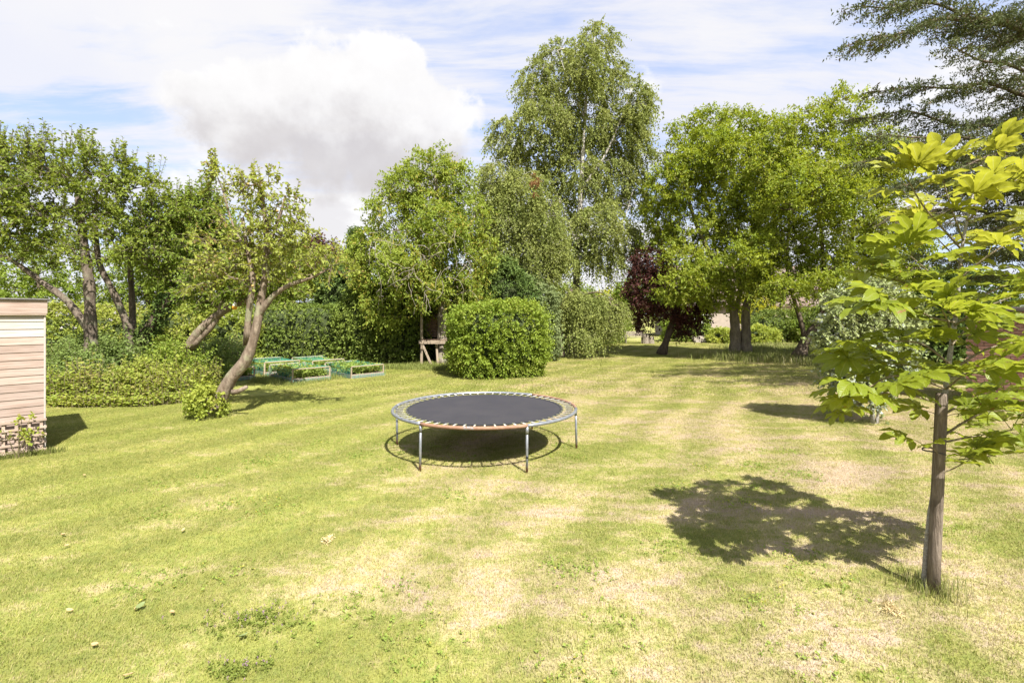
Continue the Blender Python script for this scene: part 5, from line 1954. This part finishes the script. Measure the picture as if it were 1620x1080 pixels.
# ------------------------------------------------------------------ horse chestnut sapling and its stake
def chestnut_leaf_mats():
    for nm, a, b in (('young', (0.215, 0.250, 0.018), (0.300, 0.310, 0.028)), ('mature', (0.155, 0.205, 0.014), (0.245, 0.290, 0.022))):
        m, t, out = material('chestnut_' + nm)
        uv = t.node('ShaderNodeUVMap').outputs[0]
        s = t.node('ShaderNodeSeparateXYZ')
        t.put(s.inputs[0], uv)
        au = t.math('ABSOLUTE', s.outputs[0])
        vein = t.math('SINE', t.math('MULTIPLY', t.math('SUBTRACT', s.outputs[1], t.math('MULTIPLY', au, 0.22)), 85.0))
        rib = t.range(au, 0.10, 0.02)
        oi = t.node('ShaderNodeObjectInfo')
        p = position(t)
        n = t.noise(p, 14, 4, 0.6)
        c = t.mix(t.math('ADD', t.math('MULTIPLY', oi.outputs['Random'], 0.6), t.math('MULTIPLY', n, 0.4)), a, b)
        c = t.mix(t.math('MULTIPLY', t.range(vein, 0.55, 1.0), 0.16), c, (0.30, 0.33, 0.08))
        c = t.mix(t.math('MULTIPLY', rib, 0.5), c, (0.33, 0.34, 0.11))
        n2 = t.noise(p, 11, 5, 0.65)
        lim = t.math('MULTIPLY_ADD', t.math('FRACT', t.math('MULTIPLY', oi.outputs['Random'], 7.3)), -0.10, 0.74)
        sp = t.math('GREATER_THAN', n2, lim)
        c = t.mix(t.math('MULTIPLY', sp, 0.85), c, (0.26, 0.13, 0.045))
        bs = principled(t, c, 0.42, 0.35, normal=bump(t, t.math('ADD', vein, t.math('MULTIPLY', rib, -1.5)), 0.28, 0.004))
        tr = t.node('ShaderNodeBsdfTranslucent')
        hs = t.node('ShaderNodeHueSaturation')
        hs.inputs['Hue'].default_value = 0.485
        hs.inputs['Value'].default_value = 1.35
        t.put(hs.inputs['Color'], c)
        t.put(tr.inputs['Color'], hs.outputs[0])
        mx = t.node('ShaderNodeMixShader')
        mx.inputs[0].default_value = 0.5
        t.put(mx.inputs[1], bs.outputs[0])
        t.put(mx.inputs[2], tr.outputs[0])
        t.put(out.inputs['Surface'], mx.outputs[0])
        MATS['chestnut_' + nm] = m


chestnut_leaf_mats()


def chestnut_leaf(seed, n_let, droop, size, mat_, pet=0.15):
    """palmate leaf: stalk along +y, leaflets fanning out from its end; uv = (across -1..1, along 0..1)"""
    r = np.random.default_rng(seed)
    V, F, UV = [], [], []
    angs = {5: (-88, -44, 0, 44, 88), 7: (-112, -74, -36, 0, 36, 74, 112), 6: (-95, -58, -20, 18, 55, 95)}[n_let]
    ns, na = 9, 4
    hub = np.array((0, pet, 0.02))
    for a in angs:
        k = math.cos(math.radians(a) * 0.62)
        L = size * (0.42 + 0.58 * max(0, k)) * r.uniform(0.92, 1.08)
        ar = math.radians(a + r.uniform(-6, 6))
        d = np.array((math.sin(ar), math.cos(ar), 0))
        sd = np.array((math.cos(ar), -math.sin(ar), 0))
        w = L * 0.40 * r.uniform(0.9, 1.1)
        roll = r.uniform(-0.25, 0.25)
        dr = droop * r.uniform(0.7, 1.3)
        b0 = len(V)
        for i in range(ns + 1):
            t = i / ns
            prof = (t ** 0.95) * (1 - t ** 3.2) ** 0.8 / 0.56 + 0.02 * (1 - t)
            if i == ns:
                prof = 0.0
            z = 0.10 * L * math.sin(math.pi * t * 0.6) - dr * L * t * t
            y = L * t * math.cos(dr * t * 0.6)
            for j in range(na + 1):
                u = -1 + 2 * j / na
                q = hub + d * y + sd * (u * w * 0.5 * prof) + np.array((0, 0, z + abs(u) * w * 0.16 * prof + roll * u * w * 0.4 * prof + 0.006 * math.sin(6.0 * t * 3 + u * 2 + seed)))
                V.append(q)
                UV.append((u, t))
        for i in range(ns):
            for j in range(na):
                a0 = b0 + i * (na + 1) + j
                F.append((a0, a0 + 1, a0 + na + 2, a0 + na + 1))
    nleaf = len(V)
    # stalk
    pts = [np.array((0, 0, 0)), np.array((0, pet * 0.5, 0.018)), hub]
    for i, p in enumerate(pts):
        for j in range(5):
            an = j / 5 * 6.283
            V.append(p + 0.0028 * np.array((math.cos(an), 0.0, math.sin(an))))
            UV.append((0.5, 0.1))
    for i in range(2):
        for j in range(5):
            a0 = nleaf + i * 5
            F.append((a0 + j, a0 + (j + 1) % 5, a0 + 5 + (j + 1) % 5, a0 + 5 + j))
    me = mesh_data('leaf', np.array(V), [np.array(F)], MATS[mat_], True)
    ul = me.uv_layers.new(name='UVMap')
    idx = np.zeros(len(me.loops), np.int32)
    me.loops.foreach_get('vertex_index', idx)
    ul.data.foreach_set('uv', np.array(UV, np.float32)[idx].ravel())
    return me


def chestnut():
    Y = 3.82
    base = G(1471, 930)
    base = np.array((3.285, 3.86, 0.0))
    root = thing('chestnut_sapling', 'young horse chestnut with large palmate leaves tied to a stake', 'tree', base)
    # trunk
    tr = np.array([(*base, 0.021), (*P(1465, 880, 3.87), 0.020), (*P(1471, 820, 3.89), 0.020), (*P(1483, 740, 3.92), 0.019), (*P(1492, 650, 3.94), 0.018), (*P(1503, 560, 3.93), 0.017), (*P(1513, 490, 3.90), 0.015), (*P(1521, 400, 3.86), 0.0115), (*P(1536, 320, 3.84), 0.009), (*P(1552, 262, 3.82), 0.007)])
    tr[0, 2] = -0.03
    c = catmull(tr, 0.05)
    MB().tube(c[:, :3], c[:, 3] * (1 + 0.05 * np.sin(np.arange(len(c)) * 1.3)), 10).build('trunk', MATS['bk_pale_stem'], root, True)
    var = {k: [chestnut_leaf(s, nl, dr, sz, 'chestnut_' + k) for s, nl, dr, sz in ((1, 7, .15, .215), (2, 7, .28, .225), (3, 5, .08, .20), (4, 6, .38, .215), (5, 5, .22, .175), (6, 7, .05, .20))] for k in ('young', 'mature')}
    cnt = [0]

    def put_leaf(p, d, young, scale=1.0, drop=0.10):
        d = np.asarray(d, float)
        d = unit(d)
        d[2] -= drop * rng.uniform(0.4, 1.2)
        d = unit(d)
        up = np.array((0, 0, 1.0)) + 0.28 * rng.normal(size=3) - 0.10 * np.array((-0.33, 0.66, 0))
        x = unit(np.cross(d, up))
        z = np.cross(x, d)
        me = var['young' if young else 'mature'][rng.integers(0, 6)]
        o = oriented('leaf', me, root, p, np.array((x, d, z)) * (scale * rng.uniform(0.85, 1.15)))
        cnt[0] += 1

    def branch(path, r0, ends=3, nodes=(0.55, 0.8), young=False, scale=1.0):
        a = np.array([(*P(min(q[0], 1625), q[1], Y + 0.7 * (q[2] if len(q) > 2 else 0)), 0) for q in path])
        a[:, 3] = np.linspace(r0, r0 * 0.45, len(a))
        cc = catmull(a, 0.03)
        MB().tube(cc[:, :3], cc[:, 3], 7).build('branch', MATS['bk_sapling'], root, True)
        tan = unit(np.gradient(cc[:, :3], axis=0))
        for f in nodes:
            i = int(f * (len(cc) - 1))
            s = unit(np.cross(tan[i], (0, 0, 1.0)))
            fl = rng.uniform() < 0.5
            for sg in (-1, 1):
                put_leaf(cc[i, :3], tan[i] * 0.35 + sg * s + np.array((0, 0, 0.35 if fl else 0.1)), young, scale)
        for k in range(ends):
            an = 6.283 * k / ends + rng.uniform(-.4, .4)
            s = unit(np.cross(tan[-1], (0, 0, 1.0)))
            put_leaf(cc[-1, :3], tan[-1] * 0.9 + s * math.cos(an) * 1.0 + np.array((0, 0, 0.3 + 0.3 * math.sin(an))), young, scale, 0.12)

    # upper, yellow green
    branch([(1552, 262, 0), (1562, 245, 0)], 0.006, 5, (0.5,), True, 0.8)
    branch([(1522, 395, .04), (1490, 360, 0), (1460, 325, -.1), (1438, 288, -.2)], 0.009, 4, (0.45, 0.85), True)
    branch([(1524, 380, 0), (1505, 330, -.2), (1492, 285, -.3)], 0.007, 4, (0.6,), True)
    branch([(1530, 350, 0), (1560, 320, -.15), (1590, 300, -.25)], 0.008, 4, (0.5,), True)
    branch([(1535, 330, 0), (1575, 300, .15), (1620, 280, .25)], 0.007, 4, (0.5,), True)
    branch([(1522, 400, 0), (1560, 380, .25), (1610, 360, .35)], 0.008, 4, (0.5, .8), True)
    branch([(1521, 420, 0), (1500, 395, .3), (1470, 365, .45)], 0.007, 3, (0.6,), True)
    branch([(1519, 440, 0), (1570, 400, -.2), (1640, 370, -.3)], 0.009, 4, (0.45, .75), True)
    # middle
    branch([(1514, 480, 0), (1480, 440, -.15), (1440, 405, -.25)], 0.009, 3, (0.5, .8), False)
    branch([(1512, 500, 0), (1470, 470, .15), (1425, 445, .2), (1400, 440, .2)], 0.009, 4, (0.45, 0.75), False)
    branch([(1510, 510, 0), (1470, 500, -.25), (1425, 475, -.4), (1395, 480, -.45)], 0.009, 4, (0.5, 0.8), False)
    branch([(1512, 500, 0), (1560, 465, .1), (1610, 445, .15), (1660, 440, .2)], 0.010, 3, (0.35, 0.6, .8), False)
    branch([(1510, 515, 0), (1550, 490, -.25), (1600, 470, -.4)], 0.009, 4, (0.4, .75), False)
    branch([(1507, 540, 0), (1500, 510, -.35), (1490, 490, -.6)], 0.008, 3, (0.5, .8), False)
    branch([(1506, 545, 0), (1530, 520, .35), (1560, 500, .6)], 0.008, 3, (0.5, .8), False)
    # lower
    branch([(1502, 575, 0), (1460, 545, -.1), (1415, 540, -.2), (1375, 555, -.25)], 0.009, 4, (0.4, 0.65, 0.85), False)
    branch([(1500, 590, 0), (1555, 555, 0), (1610, 540, .1), (1650, 540, .15)], 0.010, 4, (0.35, 0.6, .85), False)
    branch([(1498, 600, 0), (1450, 580, .25), (1405, 575, .4)], 0.009, 4, (0.5, .8), False)
    branch([(1497, 615, 0), (1455, 600, -.2), (1410, 595, -.35), (1370, 615, -.4)], 0.009, 4, (0.4, 0.65, 0.85), False)
    branch([(1497, 615, 0), (1530, 590, -.35), (1560, 585, -.6)], 0.008, 4, (0.45, .8), False)
    branch([(1494, 640, 0), (1440, 625, 0), (1395, 622, .05), (1355, 640, .1)], 0.010, 4, (0.4, 0.65, 0.85), False)
    branch([(1493, 655, 0), (1540, 630, .2), (1590, 620, .3), (1630, 625, .4)], 0.010, 4, (0.4, 0.65, 0.85), False)
    branch([(1491, 690, 0), (1530, 665, -.1), (1565, 650, -.2), (1605, 650, -.3)], 0.010, 4, (0.4, 0.65, .85), False)
    branch([(1489, 700, 0), (1540, 690, .3), (1600, 680, .4)], 0.009, 4, (0.45, 0.8), False)
    branch([(1486, 720, 0), (1475, 708, -.15), (1462, 704, -.25)], 0.005, 2, (), False, 0.75)
    branch([(1480, 752, 0), (1510, 740, -.12), (1532, 728, -.2)], 0.006, 3, (0.8,), False, 0.85)
    branch([(1484, 730, 0), (1560, 722, .2), (1600, 712, .3)], 0.006, 3, (0.7,), False, 0.85)
    # leaves borne on the trunk itself
    for i in range(int(len(c) * 0.40), len(c), 6):
        an = rng.uniform(0, 6.283)
        for k in range(2):
            put_leaf(c[i, :3], np.array((math.cos(an + math.pi * k), math.sin(an + math.pi * k), 0.35)), c[i, 2] > 2.55, 0.95)
    # stake with tie, and a short brace
    bark_mat('stake_wood', (0.15, 0.118, 0.088), (0.27, 0.22, 0.17), 34, (0.09, 0.07, 0.05), 0.12, stretch=0.10)
    b = G(1476, 936)
    s = thing('tree_stake', 'brown round timber stake supporting the chestnut sapling', 'stake', b)
    top = P(1490, 622, Y)
    pts = [b - [0, 0, 0.05] + (top - b) * 0.0] + [b + (top - b) * q for q in (0.2, 0.4, 0.6, 0.8, 0.985)] + [top]
    MB().tube(pts, [0.043, 0.042, 0.0415, 0.041, 0.0405, 0.040, 0.035], 14).build('post', MATS['stake_wood'], s, True)
    q = b + (top - b) * 0.70
    plain_mat('rubber_tie', (0.10, 0.09, 0.08), 0.8, 0.2)
    an = np.linspace(0, 6.283, 18, endpoint=False)
    MB().tube([q + [0.043 * math.cos(x), 0.05 + 0.095 * math.sin(x), 0.008 * math.sin(2 * x)] for x in an], 0.006, 6, closed=True).build('tie', MATS['rubber_tie'], s, True)


chestnut()


# ------------------------------------------------------------------ small things on the lawn
def lawn_details():
    # self-heal patches in flower
    for k, (px, py, rx, ry, n, lab) in enumerate(((395, 985, 0.34, 0.16, 150, 'patch of purple self-heal flowering in the near lawn'), (380, 1062, 0.17, 0.10, 60, 'small self-heal patch beside the bare streak at the bottom edge'))):
        c = G(px, py)
        p = c + rng.normal(size=(n, 3)) * np.array((rx, ry, 0)) * 0.6
        p[:, 2] = 0.005
        root = thing('selfheal_patch', lab, 'wildflowers', c)
        root['kind'] = 'stuff'
        V, F, _ = spray(p, np.repeat([[0, 0, 1.0]], n, 0), 2, 0.040, 4, 0.020, 0.6, 0.5, 0.1, 0.1, 0.1, 0.5)
        tag(MB().leaves(V, F).build('foliage', MATS['lf_selfheal'], root), kind='stuff')
        h = p[::3] + np.array((0, 0, 0.042))
        V, F, _ = spray(h, np.repeat([[0, 0, 1.0]], len(h), 0), 1, 0.018, 7, 0.008, 0.8, 0.05, 0, 0, 0, 0.2)
        tag(MB().leaves(V, F).build('flower_heads', MATS['petal_purple'], root), kind='stuff')
    # broad-leaved weeds and clover scattered through the turf
    cl = np.stack([rng.uniform(-4.5, 4.5, 46), rng.uniform(2.9, 8.5, 46), np.zeros(46)], -1)
    p = (cl[:, None] + rng.normal(size=(46, 30, 3)) * np.array((0.16, 0.12, 0))).reshape(-1, 3)
    p[:, 2] = 0.004
    V, F, _ = spray(p, np.repeat([[0, 0, 1.0]], len(p), 0), 3, 0.028, 2, 0.022, 0.75, 0.7, 0.1, 0.1, 0.2, 0.6)
    tag(MB().leaves(V, F).build('lawn_weeds', MATS['lf_crop']), 'clover and small weeds growing through the near turf', 'weeds', kind='stuff')
    # fallen leaves
    def leaf_mesh(seed, L, w):
        r = np.random.default_rng(seed)
        V, F = [], []
        n = 6
        for i in range(n + 1):
            t = i / n
            pw = math.sin(math.pi * t) ** 0.8 * w
            for j in (-1, 0, 1):
                V.append((L * (t - 0.5), j * pw / 2, 0.10 * L * (abs(j) * r.uniform(0.5, 1.2) + 1.2 * (t - 0.5) ** 2)))
        for i in range(n):
            for j in range(2):
                a = i * 3 + j
                F.append((a, a + 1, a + 4, a + 3))
        return np.array(V), np.array(F)

    meshes = [mesh_data('fallen_leaf', *(lambda v, f: (v, [f]))(*leaf_mesh(s, 0.055, 0.03)), MATS['dead_leaf'], True) for s in (1, 2, 3)]
    for px, py in ((133, 755), (290, 843), (105, 868), (218, 967), (150, 1027), (110, 972), (202, 1076), (272, 975), (100, 850)):
        c = G(px, py)
        o = link('fallen_leaf', meshes[rng.integers(0, 3)], None, c + [0, 0, 0.035])
        o.rotation_euler = (rng.uniform(-.3, .3), rng.uniform(-.3, .3), rng.uniform(0, 6.28))
        tag(o, 'dry tan fallen leaf lying on the near left lawn', 'leaf', 'dry leaves on the lawn')
    gm = mesh_data('fallen_leaf', *(lambda v, f: (v, [f]))(*leaf_mesh(7, 0.07, 0.042)), MATS['lf_silver'], True)
    for (px, py), lab in zip(((217, 966), (380, 1014)), ('pale green fallen leaf left of the self-heal patch', 'pale green fallen leaf lying on the self-heal patch')):
        o = link('fallen_leaf', gm, None, G(px + 5, py) + [0, 0, 0.04])
        o.rotation_euler = (0.2, -0.2, rng.uniform(0, 6.28))
        tag(o, lab, 'leaf')
    # lumps of dry clippings
    for (px, py, s, lab) in ((519, 857, 0.05, 'small pale clod lying on the lawn left of the trampoline shadow'), (1411, 968, 0.07, 'pale clump of dry clippings beside the chestnut stake')):
        c = G(px, py)
        p = c + rng.normal(size=(60, 3)) * s * np.array((0.5, 0.6, 0.1)) + [0, 0, 0.02]
        V, F, _ = spray(p, rng.normal(size=(60, 3)), 1, 0.03, 4, 0.03, 0.3, 0.8, 0, 0, 0, 0.5)
        o = MB().leaves(V, F).build('dry_clippings', MATS['straw'], None, False, c)
        tag(o, lab, 'clippings', kind='stuff')


lawn_details()
